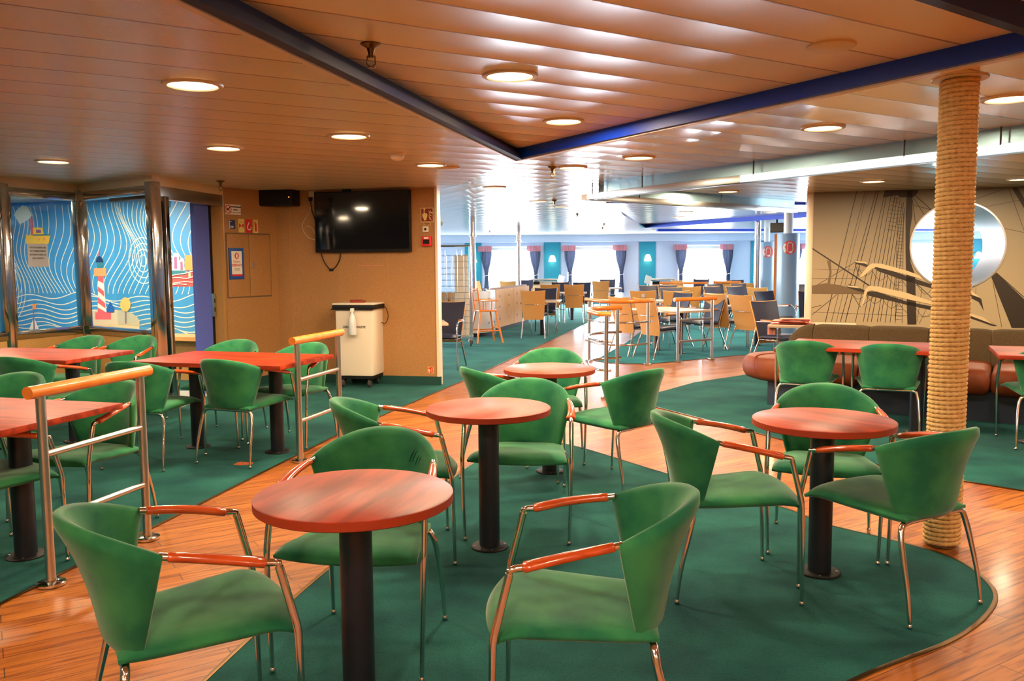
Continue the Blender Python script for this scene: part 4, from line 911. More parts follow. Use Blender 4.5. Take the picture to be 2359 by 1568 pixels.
for z, w_ in ((.033, .018), (-.02, .045), (-.036, .04)): plate(t, w_, .008, M_pwhite, 'text_bar', -.0125, z, -.008 if w_ > .02 else -.022, .001)
def fsign(label, px, py, w, h, bg, polys, m, rings=None):
    t = mount('safety_sign', label, 'sign', px, py, .0, W2, TW1); plate(t, w, h, bg); glyph(t, 'pictogram', polys, m, -.0046); return t
hh = .155
fsign('pale yellow safety sign with a red valve symbol', 555.5, 519.5, .086, hh, M_lumi, [[(-.034, .03), (0, 0), (-.034, -.032)], [(.034, .03), (0, 0), (.034, -.032)], [(-.012, .042), (.012, .042), (.012, .036), (-.012, .036)]], M_red)
fsign('red safety sign with a pale hose hook symbol', 573, 520.5, .088, hh, M_red, [[(-.002, .045), (-.022, .01), (-.028, -.02), (-.018, -.045), (.008, -.052), (.028, -.04), (.034, -.015), (.024, -.01), (.02, -.03), (.004, -.04), (-.012, -.034), (-.016, -.015), (-.008, .01), (.004, .028), (.012, .044)]], M_pwhite)
fsign('pale yellow safety sign with a red extinguisher symbol', 588.5, 521.5, .07, hh, M_lumi, [[(-.012, .03), (-.004, .04), (.008, .04), (.014, .03), (.014, -.055), (.008, -.06), (-.006, -.06), (-.012, -.055)], [(-.02, .05), (.01, .056), (.01, .048), (-.018, .042), (-.026, .0), (-.03, .0), (-.026, .044)]], M_red)

# ------------------------------------------------------------------ waste bin
BR = radians(-11)
t = thing('waste_bin', 'tall off-white wheeled waste bin marked GENERAL WASTE against the wall', 'bin', (-1.79, 10.02, 0), BR)
bw, bd = .455, .42
MB().bbox((0, 0, .53), (bw, bd, .80), .035).build('body', M_offwhite, t); MB().bbox((0, 0, .935), (bw + .05, bd + .04, .05), .006).build('lid_frame', M_blackpl, t)
MB().bbox((0, .0, .972), (bw + .045, bd + .04, .02), .004).build('lid', M_offwhite, t); MB().box((-.01, -bd / 2 - .02, .912), (bw + .05, .02, .014)).build('lid_clip', M_blackpl, t, smooth=False)
MB().box((0, 0, .115), (bw - .02, bd - .02, .03)).build('chassis', M_blackpl, t, smooth=False)
for x in (-.16, .16):
    for y in (-.15, .15):
        w = MB().lathe([(0, -.016), (.04, -.016), (.05, -.01), (.05, .01), (.04, .016), (0, .016)], (x, y, .05), 20, 'x').build('caster', M_rubber, t)
        MB().box((x, y + .01, .09), (.05, .03, .03)).build('caster_fork', M_black, w, smooth=False)
text('lettering', 'GENERAL WASTE', .036, M_pblack, t, (.005, -bd / 2 - .001, .705), sx=1.0, bold=.022)
MB().tube(spline([(bw / 2 - .03, .1, .945), (bw / 2 + .05, .1, .92), (bw / 2 + .085, .1, .82), (bw / 2 + .05, .1, .73), (bw / 2, .1, .74)], 6), .0045, 8).build('cord', M_blackpl, t)
Rb = Matrix.Rotation(BR, 3, 'Z'); bp = Vector((-1.79, 10.02, 0)) + Rb @ Vector((.01, -bd / 2 - .065, 0))
t = thing('spray_bottle', 'translucent white spray bottle hooked on the front of the bin', 'bottle', bp, BR)
MB().lathe([(0, .62), (.04, .62), (.046, .63), (.046, .78), (.034, .84), (.014, .865), (.014, .885)], n=20).build('bottle_body', M_bottle, t)
MB().bbox((0, 0.015, .905), (.03, .085, .045), .008).build('spray_head', M_white, t); MB().tube([(0, -.01, .89), (0, -.025, .865), (0, -.02, .845)], .005, 6).build('trigger', M_white, t)
bp = Vector((-1.79, 10.02, .982)) + Rb @ Vector((-.03, .02, 0))
t = thing('folder_on_bin', 'reddish brown folder lying on the lid of the white bin', 'folder', bp, BR + .1); MB().bbox((0, 0, .009), (.16, .12, .018), .003).build('cover', M_cherry_edge, t); MB().box((-.02, .0, .024), (.14, .1, .01), .2).build('booklet', M_darkred, t, smooth=False)

# ------------------------------------------------------------------ far cafeteria: plywood and navy chairs
def S_shell(u, v):
    hw = .195 + .04 * v; return (u * hw, -.165 - .10 * v - .05 * v * v - .028 * (1 - u * u) , .345 + .545 * v + .012 * v * u * u)
def cafe_chair(label):
    t = thing('cafeteria_chair', label, 'chair')
    MB().shell(lambda u, v: (S_shell(u, v)[0], S_shell(u, v)[1] - .006, S_shell(u, v)[2]), 8, 8, lambda u, v: .011).build('back_shell', M_plywood, t, angle=50)
    MB().shell(lambda u, v: (S_shell(u, .13 + .86 * v)[0] * .97, S_shell(u, .13 + .86 * v)[1] + .012, S_shell(u, .13 + .86 * v)[2]), 8, 8, lambda u, v: .008 + .014 * (1 - u ** 6) * (1 - abs(2 * v - 1) ** 6)).build('back_pad', M_bluefab, t, angle=60)
    MB().shell(lambda u, v: (u * (.205 + .025 * v), -.16 + .40 * v, .435 + .02 * v - .02 * max(0, (v - .8) / .2) ** 2), 8, 8, lambda u, v: .014 + .05 * (1 - u ** 6) ** .6 * (1 - abs(2 * v - 1) ** 8) ** .6).build('seat', M_bluefab, t, angle=70)
    for s in (-1, 1):
        MB().tube([(s * .245, .20, 0), (s * .245, .20, .55)] + [Vector((s * .245, .20 - .10 * (1 - cos(a)), .55 + .10 * sin(a))) for a in (.5, .9, 1.3)] + [(s * .245, .07, .648), (s * .24, -.15, .64)], .0115, 8).build('leg', M_chrome, t, angle=60)
        MB().tube([(s * .225, -.33, 0), (s * .195, -.17, .40)], .0115, 8).build('leg', M_chrome, t, angle=60)
        MB().bbox((s * .245, -.01, .662), (.04, .16, .018), .005).build('arm_pad', M_beech, t)
    MB().tube(spline([(-.24, -.15, .64), (-.2, -.235, .638), (0, -.272, .636), (.2, -.235, .638), (.24, -.15, .64)], 4), .0075, 6).build('back_rail', M_chrome, t, angle=60)
    MB().tube([(-.2, -.15, .405), (.2, -.15, .405), (.235, .19, .41), (-.235, .19, .41)], .009, 6, closed=True).build('seat_frame', M_chrome, t, angle=60)
    return t
CAFE = [
 (-.93, 11.55, -102, 'navy chair cut by the edge of the television wall, nearest of the far chairs'),
 (0.43, 16.24, 84, 'plywood-backed chair left of the planks, back square to us, nearest left of the walkway'),
 (0.66, 17.15, -98, 'navy chair facing us across the small table from the nearest left plywood chair'),
 (0.93, 20.35, 86, 'plywood-backed chair at the second left table, half hidden behind a navy chair'),
 (1.48, 20.2, 86, 'plywood-backed chair at the second left table, whole back visible beside the walkway'),
 (1.24, 21.7, -94, 'navy chair facing us at the second left table under the turquoise panel'),
 (1.78, 21.5, -94, 'navy chair facing us at the second left table, right one'),
 (2.43, 23.3, 86, 'pale plywood chair in front of the bright middle window'),
 (2.82, 24.9, -94, 'navy chair facing us by the right curtain of the middle window'),
 (0.37, 24.9, -100, 'navy chair glowing in the left window, right of the chrome pole'),
 (-0.05, 24.12, 80, 'plywood chair top above the striped banquette in the left window'),
 (-0.75, 24.6, 30, 'slanted plywood chair beside the left curtain, next to the chrome pole'),
 (1.88, 13.1, 35, 'plywood chair behind the bowed handrail, left one of the two'),
 (2.20, 12.62, 33, 'plywood chair behind the bowed handrail, right one of the two'),
 (2.66, 14.35, -150, 'navy chair facing us across the long table behind the straight far handrail, left one'),
 (3.08, 13.75, -150, 'navy chair facing us across the long table behind the straight far handrail, right one'),
 (2.44, 15.75, 80, 'plywood chair with a small grey sticker on the top of its back'),
 (3.00, 15.55, 80, 'plywood chair right of the one with the grey sticker'),
 (3.12, 18.52, -70, 'navy chair below the middle turquoise panel, left one of the pair'),
 (3.56, 18.58, -70, 'navy chair below the middle turquoise panel, right one of the pair'),
 (3.25, 16.9, -85, 'navy chair whose top edge shows over the plywood chair right of the sticker one'),
 (3.75, 17.99, 80, 'plywood chair peeking out behind the navy tops in the middle of the room'),
 (3.56, 14.03, 35, 'plywood chair in slanted back view right of the straight far handrail'),
 (3.82, 13.45, 35, 'broad plywood chair in back view just left of the navy chair at the pink papers'),
 (4.31, 17.41, -60, 'navy chair top above the broad plywood chairs, left one'),
 (4.76, 17.35, -60, 'navy chair top above the broad plywood chairs, right one'),
 (5.05, 16.9, 40, 'yellow plywood chair standing left of the two round blue-grey columns'),
 (4.55, 14.6, -60, 'navy chair just left of the front blue-grey column'),
 (3.50, 11.06, -62, 'large navy chair with a bent chrome arm at the table with pink papers'),
 (5.05, 14.3, -110, 'navy chair visible right of the front blue-grey column, lower one'),
 (4.82, 19.3, -60, 'navy chair in front of the right window, left of the chrome pole, lower left one'),
 (5.40, 19.45, -60, 'navy chair in front of the right window beside the rear blue-grey column'),
 (5.50, 22.44, 85, 'pale plywood chair at the bottom right corner of the right window'),
 (6.05, 22.75, -90, 'violet lit navy chair under the right curtain of the right window'),
 (5.75, 20.3, 60, 'reddish plywood chair at the foot of the far chrome pole'),
 (4.75, 23.3, 30, 'pale slanted plywood chair in the left part of the right window'),
 (5.25, 24.0, -120, 'bright blue lit chair in the middle of the right window'),
 (6.3, 18.6, -110, 'navy chair visible right of the front blue-grey column, upper one'),
]
c0_ = cafe_chair(CAFE[0][3])
for i, (x, y, a, lb) in enumerate(CAFE):
    rz = radians(a - 90)
    if i == 0: c0_.location = (x, y, 0); c0_.rotation_euler = (0, 0, rz); c0_['group'] = 'plywood and navy cafeteria chairs'; r_ = c0_
    else: r_ = dup(c0_, (x, y, 0), rz, lb, 'plywood and navy cafeteria chairs')
    if 'sticker' in lb and 'right of' not in lb:
        MB().box((0, -.357, .81), (.06, .002, .06)).build('sticker', M_paper, r_, smooth=False)
def cafe_table(label, w=.75, d=.75, n=1):
    t = thing('cafeteria_table', label, 'table')
    MB().bbox((0, 0, .665), (w, d, .03), .003).build('tabletop', M_beige, t)
    for k in range(n): pedestal(t, (k - (n - 1) / 2) * w * .5, 0, .65, .045, .08)
    return t
tb = cafe_table('small pale table between the nearest left plywood chair and a navy chair', .72, .70); tb.location = (.60, 16.70, 0); tb.rotation_euler = (0, 0, radians(-8)); tb['group'] = 'pale cafeteria tables'
for x, y, a, lb in [(1.48, 20.9, -6, 'pale table at the second left pair of plywood chairs'), (2.75, 24.1, -5, 'pale table glowing before the middle window'), (2.75, 16.35, -10, 'pale table behind the chair with the grey sticker'),
                    (4.15, 14.35, 35, 'pale table between the broad plywood chairs and the front blue-grey column'), (3.75, 18.9, -5, 'pale table between the paired navy chairs and the right window'), (4.7, 18.35, 20, 'pale table in front of the rear blue-grey column'), (-1.21, 10.92, 10, 'pale table corner showing at the edge of the television wall'), (5.75, 14.9, 5, 'pale table showing right of the front blue-grey column')]:
    dup(tb, (x, y, 0), radians(a), lb, 'pale cafeteria tables')
t = cafe_table('long pale table behind the straight far handrail', 1.15, .78, 2); t.location = (2.48, 13.42, 0); t.rotation_euler = (0, 0, radians(-62)); t['group'] = 'pale cafeteria tables'
t = cafe_table('pale table with pink papers behind the end of the sofa', .95, .62, 1); t.location = (3.56, 10.05, 0); t.rotation_euler = (0, 0, radians(-23)); t['group'] = 'pale cafeteria tables'
NPX, NPY = 3.26, 10.05
for k, (dx, dy, r, w, d, lb) in enumerate([(.12, .04, -.35, .40, .27, 'lowest pink newspaper of the pile on the table by the sofa'), (.05, .03, -.5, .42, .28, 'folded pink newspaper in the middle of the pile by the sofa'), (.10, .02, -.25, .34, .24, 'topmost rumpled pink newspaper of the pile by the sofa')]):
    n = thing('newspaper', lb, 'newspaper', (NPX + dx, NPY + dy, .681 + k * .024), r, 'pink newspapers'); 
    MB().shell(lambda u, v, w=w, d=d, k=k: (u * w / 2, (v - .5) * d, .011 + .006 * sin(3 * u + k) * sin(4 * v + k)), 10, 8, lambda u, v: .011 * (1 - .6 * u ** 8)).build('folded_sheets', M_pink, n, angle=60)
    MB().bbox((0.0, -d / 2 + .004, .011), (w * .92, .014, .012), .003).build('folded_edge', M_cherry_edge, n)
n = thing('pink_pouch', 'small pink strap hanging from the table corner under the newspapers', 'pouch', (3.075, 10.05, .60), -.4)
MB().shell(lambda u, v: (u * .042, 0.02 * sin(3 * u), -.04 + .09 * v), 8, 8, lambda u, v: .03 * (1 - u ** 4) ** .5 + .004).build('bag', M_pink, n); MB().tube(spline([(-.03, 0, .04), (-.035, .01, .07), (.02, .03, .089), (.10, .05, .087)], 5), (.008), 8).build('strap', M_pink, n)

# columns
for (x, y, r, h, pr, lb) in [(5.18, 16.0, .205, 1.92, .082, 'front blue-grey round column with a no smoking disc, beside a white pipe'), (7.02, 23.5, .255, 1.92, .078, 'rear blue-grey round column with a no smoking disc, beside a white pipe')]:
    t = thing('clad_column', lb, 'column', (x, y, 0)); va = atan2(-y, -x)
    MB().lathe([(r, 0), (r, h), (0, h)], n=48).build('cladding', M_pillarblue, t); MB().lathe([(pr, h), (pr, CZ)], n=24).build('pipe', M_white, t)
    MB().box((r * cos(va - pi / 2 - .15) * .93, r * sin(va - pi / 2 - .15) * .93, h / 2), (.10, .12, h), va).build('timber_edge', M_beech, t, smooth=False)
    R = r * .62 if r < .23 else r * .60; zc = 1.66 if r < .23 else 1.645; off = va + .12
    def cyl(a, b, o, r=r, off=off): return ((r + o) * cos(off + a / r), (r + o) * sin(off + a / r), zc + b)
    mb = MB(); disc = []
    for k in range(12):
        for j in range(28): pass
    def curved_disc(rad, o, m, name, x0=0, z0=0, sx=1.0):
        mb = MB(); vs = [cyl(x0, z0, o)]; fs = []; n = 28
        for k in range(1, 5):
            for j in range(n): a = 2 * pi * j / n; vs.append(cyl(x0 + sx * rad * k / 4 * cos(a), z0 + rad * k / 4 * sin(a), o))
        for j in range(n): fs.append((0, 1 + j, 1 + (j + 1) % n))
        for k in range(3):
            for j in range(n): fs.append((1 + k * n + j, 1 + (k + 1) * n + j, 1 + (k + 1) * n + (j + 1) % n, 1 + k * n + (j + 1) % n))
        return mb.add(vs, fs).build(name, m, t, smooth=False)
    sg = curved_disc(R, .003, M_sign_red, 'no_smoking_disc')
    def curved_poly(pts, o, m, name): 
        mb = MB(); tr = tessellate_polygon([[Vector((p[0], p[1], 0)) for p in pts]]); mb.add([cyl(p[0] * R, p[1] * R, o) for p in pts], [tuple(k) for k in tr]); return mb.build(name, m, t, smooth=False)
    curved_poly([(-.12, .78), (.22, .74), (.46, .52), (.52, .2), (.46, .02), (-.34, .02), (-.36, .3), (-.28, .6)], .006, M_pwhite, 'cap_shape')
    curved_poly([(-.3, -.06), (.5, -.06), (.56, -.3), (.4, -.5), (.36, -.8), (-.02, -.84), (-.08, -.6), (-.34, -.56), (-.36, -.4), (-.48, -.34), (-.36, -.2)], .006, M_pwhite, 'face_shape')
    curved_poly([(-.92, .2), (-.8, .55), (-.55, .62), (-.5, .4), (-.66, .1), (-.55, -.2), (-.52, -.5), (-.6, -.78), (-.8, -.55), (-.94, -.15)], .0058, M_pwhite, 'smoke_shape')
    mb = MB(); mb.ribbon([(-R * .5, -R * .12), (R * .78, R * .30)], R * .13, lambda a, b: cyl(a, b, .009)); mb.build('prohibition_bar', M_sign_red, t, smooth=False)
for x, y, r, lb, coll in [(-.74, 16.5, .068, 'thick chrome pole beside the wire roll cage', True), (.18, 21.0, .066, 'slim chrome pole in front of the left window', True), (5.47, 19.0, .07, 'chrome pole left of the blue-grey columns', True)]:
    t = thing('chrome_pole', lb, 'pole', (x, y, 0)); MB().lathe([(r * .8, 0), (r * .8, 1.95), (r, 1.95), (r, CZ)] if r < .069 else [(r, 0), (r, CZ)], n=24).build('shaft', M_chrome, t)
    MB().lathe([(r * 1.25, 1.93), (r * 1.25, 1.96), (r, 1.965)], n=24).build('collar', M_chrome, t); MB().lathe([(r * 1.8, 0), (r * 1.8, .012), (r, .02)], n=24).build('foot_plate', M_chrome, t)
t = thing('hanging_speaker', 'black loudspeaker hung between the white pipes of the blue-grey columns', 'speaker', (5.58, 18.0, 2.105), -.3); MB().bbox((0, 0, 0), (.27, .2, .2), .012).build('cabinet', M_blackpl, t); MB().box((0, -.102, 0), (.24, .006, .17)).build('grille', M_black, t, smooth=False); MB().box((0, .05, .152), (.04, .04, .11)).build('bracket', M_black, t, smooth=False)

# curtains, wall lamps, sideboards
def curtain(label, x0, x1, tie_x):
    t = thing('curtain', label, 'curtain', (0, 0, 0)); mb = MB(); vs = []; fs = []; nu, nv = 40, 14
    for j in range(nv + 1):
        v = j / nv; z = 1.93 - v * 1.55; pin = math.exp(-((z - .98) / .42) ** 2) if z > .98 else math.exp(-((z - .98) / .9) ** 2)
        for i in range(nu + 1):
            u = i / nu; xa = x0 + (x1 - x0) * u; xb = tie_x + (u - .5) * .12; x = xa * (1 - pin) + xb * pin; vs.append((x, WY - .10 + .03 * sin(u * 2 * pi * 7), z))
    for j in range(nv):
        for i in range(nu): a = j * (nu + 1) + i; fs.append((a, a + 1, a + nu + 2, a + nu + 1))
    o = mb.add(vs, fs).build('cloth', M_curtain, t, angle=180); o['kind'] = o.get('kind', ''); del o['kind']
    MB().tube([(tie_x + .085 * cos(a), WY - .10 + .05 * sin(a), .98 + .02 * cos(a)) for a in [k * pi / 8 for k in range(16)]], .008, 6, closed=True).build('tieback', M_white, t)
    mb = MB(); vs = []; fs = []; a0, a1 = (x0, x1 + .08) if tie_x < (x0 + x1) / 2 else (x0 - .08, x1)
    for i in range(41):
        u = i / 40
        for z in (1.955, 1.77): vs.append((a0 + (a1 - a0) * u, WY - .155 + .012 * sin(u * 2 * pi * 9), z))
    for i in range(40): fs.append((2 * i, 2 * i + 1, 2 * i + 3, 2 * i + 2))
    o = mb.add(vs, fs).build('valance', M_valance, t, angle=180); o['kind'] = o.get('kind', ''); del o['kind']
for (a, b), nm in zip(WIN[1:4], ('left', 'middle', 'right')):
    curtain('grey-blue tied curtain on the left side of the %s visible window' % nm, a - .08, a + .30, a + .11); curtain('grey-blue tied curtain on the right side of the %s visible window' % nm, b - .30, b + .08, b - .09)
curtain('grey-blue tied curtain of the window behind the columns', 9.3, 9.68, 9.37)
for i, (x, lb) in enumerate([(-1.27, 'bell-shaped lit wall lamp peeking out beside the thick chrome pole'), (1.36, 'bell-shaped lit wall lamp on the turquoise panel left of the middle window'), (4.53, 'bell-shaped lit wall lamp on the turquoise panel right of the middle window'), (15.5, 'lit wall lamp seen through the round opening')]):
    t = thing('wall_lamp', lb, 'lamp', (x, WY - .14, 1.52), group='bell-shaped wall lamps')
    MB().lathe([(.03, .12), (.058, .10), (.088, .045), (.115, -.05), (.12, -.10), (.112, -.10), (.08, .03), (.028, .105)], n=28, ring=True).build('lamp_shade', M_shade, t); MB().box((0, .07, .10), (.05, .10, .03)).build('wall_arm', M_chrome, t, smooth=False)
def sideboard(label, x, y, w, z):
    t = thing('sideboard', label, 'cabinet', (x, y, 0)); MB().bbox((0, 0, (.10 + z - .08) / 2), (w, .42, z - .18), .006).build('body', M_white, t); MB().bbox((0, -.02, z - .03), (w + .1, .5, .05), .01).build('top', M_steel, t)
    MB().box((0, 0, .05), (w - .06, .36, .1)).build('plinth', M_black, t, smooth=False)
    for s in (-1, 1): MB().box((s * w / 4, -.214, .5), (w / 2 - .04, .008, .7)).build('door', M_offwhite, t, smooth=False)
    MB().box((-w * .3, -.225, z - .12), (.2, .01, .09)).build('vent_slot', M_black, t, smooth=False)
sideboard('white service cabinet under the turquoise panel left of the middle window', .95, 25.6, .72, .92); sideboard('white service cabinet under the turquoise panel right of the middle window', 4.25, 24.2, .60, .93)
for x, y, lb in ((.95 + .52, 25.4, 'white tilted card standing beside the left service cabinet'), (3.82, 23.9, 'white tilted card standing beside the right service cabinet')):
    t = thing('menu_stand', lb, 'menu stand', (x, y, 0), .2); MB().box((0, 0, .40), (.03, .03, .8)).build('stem', M_steel, t, smooth=False); MB().box((0, 0, .01), (.24, .24, .02)).build('foot', M_steel, t, smooth=False); c = MB().box((0, 0, 0), (.18, .012, .24)).build('card', M_white, t, smooth=False); c.location = (0, -.02, .90); c.rotation_euler = (-.25, .35, 0)
for p, q, lb in (((3.62, 20.6), (4.65, 20.4), 'short far handrail with beech grip below the middle turquoise panel'), ((5.0, 20.9), (5.55, 20.8), 'short far handrail with beech grip in front of the right window')): straight(lb, p, q, .05)

# banquettes at left of the far room
t = thing('curved_banquette', 'curved banquette with a white laminate outside and grey striped inside', 'sofa', (-1.25, 17.1, 0))
outer = arc((0, 0), .92, radians(-112), radians(28), 22)
mb = MB(); N0 = len(outer)
def wallstrip(pts, th, z0, z1):
    n = len(pts); vs = []; fs = []
    for i, p in enumerate(pts):
        l = hypot(*p); q = (p[0] * (l - th) / l, p[1] * (l - th) / l)
        for pp in (p, q):
            for z in (z0, z1): vs.append((*pp, z))
    for i in range(n - 1):
        a, b = 4 * i, 4 * i + 4
        fs += [(a, b, b + 1, a + 1), (b + 2, a + 2, a + 3, b + 3), (a + 1, b + 1, b + 3, a + 3), (a, a + 2, b + 2, b)]
    fs += [(0, 1, 3, 2), (4 * n - 4, 4 * n - 2, 4 * n - 1, 4 * n - 3)]
    return MB().add(vs, fs)
wallstrip(outer[7:], .025, .07, .86).build('outer_shell', M_whitelam, t, angle=50); wallstrip(outer[:8], .025, .07, .86).build('wood_shell', M_laminate, t, angle=50); wallstrip(outer, .03, .0, .07).build('plinth', M_black, t, angle=50)
inn = [(p[0] * .968, p[1] * .968) for p in outer]; wallstrip(inn, .10, .42, .845).build('back_cushion', M_greyfab, t, angle=50); wallstrip([(p[0] * .85, p[1] * .85) for p in outer], .5, .2, .45).build('seat_cushion', M_greyfab, t, angle=50); wallstrip(outer, .11, .86, .872).build('top_cap', M_whitelam, t, angle=50)
mb = MB()
for i in range(1, N0 - 1, 3):
    for z in (.25, .50, .72):
        p = outer[i]; a = atan2(p[1], p[0]); mb.box((p[0] * 1.002, p[1] * 1.002, z), (.006, .016, .035), a)
mb.build('slots', M_black, t, smooth=False)
t = thing('panel_banquette', 'straight banquette with light wood panels and dark slots, left of the plywood chair', 'sofa', (-.33, 17.6, 0), atan2(2.6, .72))
for k in range(2):
    MB().box((.68 + k * 1.38, .0, .47), (1.36, .03, .80)).build('back_panel', M_laminate, t, smooth=False)
    mb = MB()
    for x in (.25, .95):
        for z in (.25, .5, .72): mb.box((x + k * 1.38, -.017, z), (.022, .006, .045))
    mb.build('slots', M_black, t, smooth=False)
MB().box((1.38, .25, .035), (2.7, .5, .07)).build('plinth', M_black, t, smooth=False); MB().bbox((1.38, .09, .72), (2.74, .12, .36), .03).build('back_cushion', M_greyfab, t); MB().bbox((1.38, .38, .34), (2.74, .46, .2), .04).build('seat_cushion', M_greyfab, t)
# wire roll cage
t = thing('roll_cage', 'tall wire roll cage on casters beside the television wall', 'trolley', (-.985, 14.75, 0), 0)
for x in (-.26, .28):
    for y in (-.2, .2):
        p = MB().lathe([(.017, .12), (.017, 1.72)], (x, y, 0), 10).build('post', M_chrome, t)
        w = MB().lathe([(0, -.014), (.05, -.014), (.06, -.008), (.06, .008), (.05, .014), (0, .014)], (x, y, .06), 16, 'x').build('caster', M_rubber, t); MB().box((x, y, .115), (.05, .05, .03)).build('caster_plate', M_steel, w, smooth=False)
MB().box((.01, 0, .15), (.60, .46, .03)).build('base_tray', M_galv, t, smooth=False)
def grid(name, y, x0, x1, z0, z1, nx, nz):
    mb = MB()
    for i in range(nx + 1): x = x0 + (x1 - x0) * i / nx; mb.tube([(x, y, z0), (x, y, z1)], .0035, 5)
    for j in range(nz + 1): z = z0 + (z1 - z0) * j / nz; mb.tube([(x0, y, z), (x1, y, z)], .0035, 5)
    return mb.build(name, M_chrome, t)
grid('wire_panel', -.2, -.26, .28, .3, 1.55, 5, 12); grid('wire_panel', .2, -.26, .28, .3, 1.55, 5, 12)
for x in (-.18, .1): MB().tube([(x - .04, -.2, 1.55), (x - .04, -.2, 1.65), (x + .04, -.2, 1.65), (x + .04, -.2, 1.55)], .004, 6).build('hook_handle', M_chrome, t)
MB().tube([(-.26, -.2, 1.72), (.28, -.2, 1.72)], .015, 8).build('top_bar', M_chrome, t); MB().tube([(-.26, .2, 1.72), (.28, .2, 1.72)], .015, 8).build('top_bar', M_chrome, t)
n = thing('white_board', 'tall white board standing inside the wire roll cage', 'board', (-.865, 14.76, .166)); MB().bbox((0, 0, .70), (.24, .03, 1.40), .01).build('board', M_offwhite, n)
# wooden high chair
t = thing('high_chair', 'wooden child high chair with splayed legs in front of the curved banquette', 'chair', (-.47, 15.25, 0), radians(-70))
for sx in (-1, 1):
    for sy in (-1, 1): MB().tube([(sx * .24, sy * .24, 0), (sx * .15, sy * .14, .56)], .018, 8).build('leg', M_beech, t)
    for y in (-.1, .06): MB().tube([(sx * .16, y, .58), (sx * .18, y, .76)], .011, 6).build('spindle', M_beech, t)
    MB().tube([(sx * .18, -.15, .76), (sx * .18, .18, .76)], .017, 8).build('arm', M_beech, t)
    MB().tube([(sx * .15, -.15, .57), (sx * .16, -.2, .98)], .016, 8).build('back_post', M_beech, t); MB().tube([(sx * .2, -.2, .22), (sx * .2, .2, .22)], .012, 6).build('stretcher', M_beech, t)
MB().bbox((0, 0, .575), (.36, .36, .03), .01).build('seat', M_beech, t); MB().tube([(-.16, -.195, .95), (.16, -.195, .95)], .018, 8).build('top_rail', M_beech, t); MB().tube([(-.2, .2, .26), (.2, .2, .26)], .014, 6).build('foot_rest', M_beech, t)

# ------------------------------------------------------------------ steel tray under the ceiling
def tray(label, p, q, rods, lit=0.0):
    d = Vector((q[0] - p[0], q[1] - p[1])); L = d.length; rz = atan2(d.y, d.x); s = 1 if Vector((-d.y, d.x)).dot(Vector((p[0], p[1]))) > 0 else -1
    t = thing('steel_tray', label, 'ceiling tray', (p[0], p[1], 0), rz)
    MB().box((L / 2 + .12, s * .05, CZ - .055), (L - .24, .006, .11)).build('fascia', M_galv, t, smooth=False)  # plate stands in for the tray's reflection in the glossy ceiling
    n = L - lit
    MB().bbox((n / 2, 0, CZ - .145), (n, .012, .065), .003).build('front_lip', M_steel, t)
    if lit: MB().bbox((n + lit / 2, 0, CZ - .145), (lit, .012, .065), .003).build('light_strip', M_strip, t)
    MB().box((L / 2, s * .045, CZ - .115), (L, .09, .006)).build('tray_floor', M_galv, t, smooth=False)
    MB().box((L / 2, s * .09, CZ - .145), (L, .01, .065)).build('rear_lip', M_steel, t, smooth=False)
    MB().box((-.004, s * .045, CZ - .145), (.008, .102, .066)).build('end_cap', M_white, t, smooth=False)
    for x in rods: MB().tube([(x, -.004, CZ - .12), (x, -.004, CZ)], .006, 8).build('hanger_rod', M_rubber, t)
tray('long steel tray hanging under the ceiling from the middle towards the rope pillar', (.86, 9.66), (3.66, 5.05), [.10, .22, .95, 2.45, 3.9, 4.6], 3.1)
tray('steel tray arm running from the corner back to the mural wall', (.87, 9.70), (4.25, 12.75), [.9, 2.6])
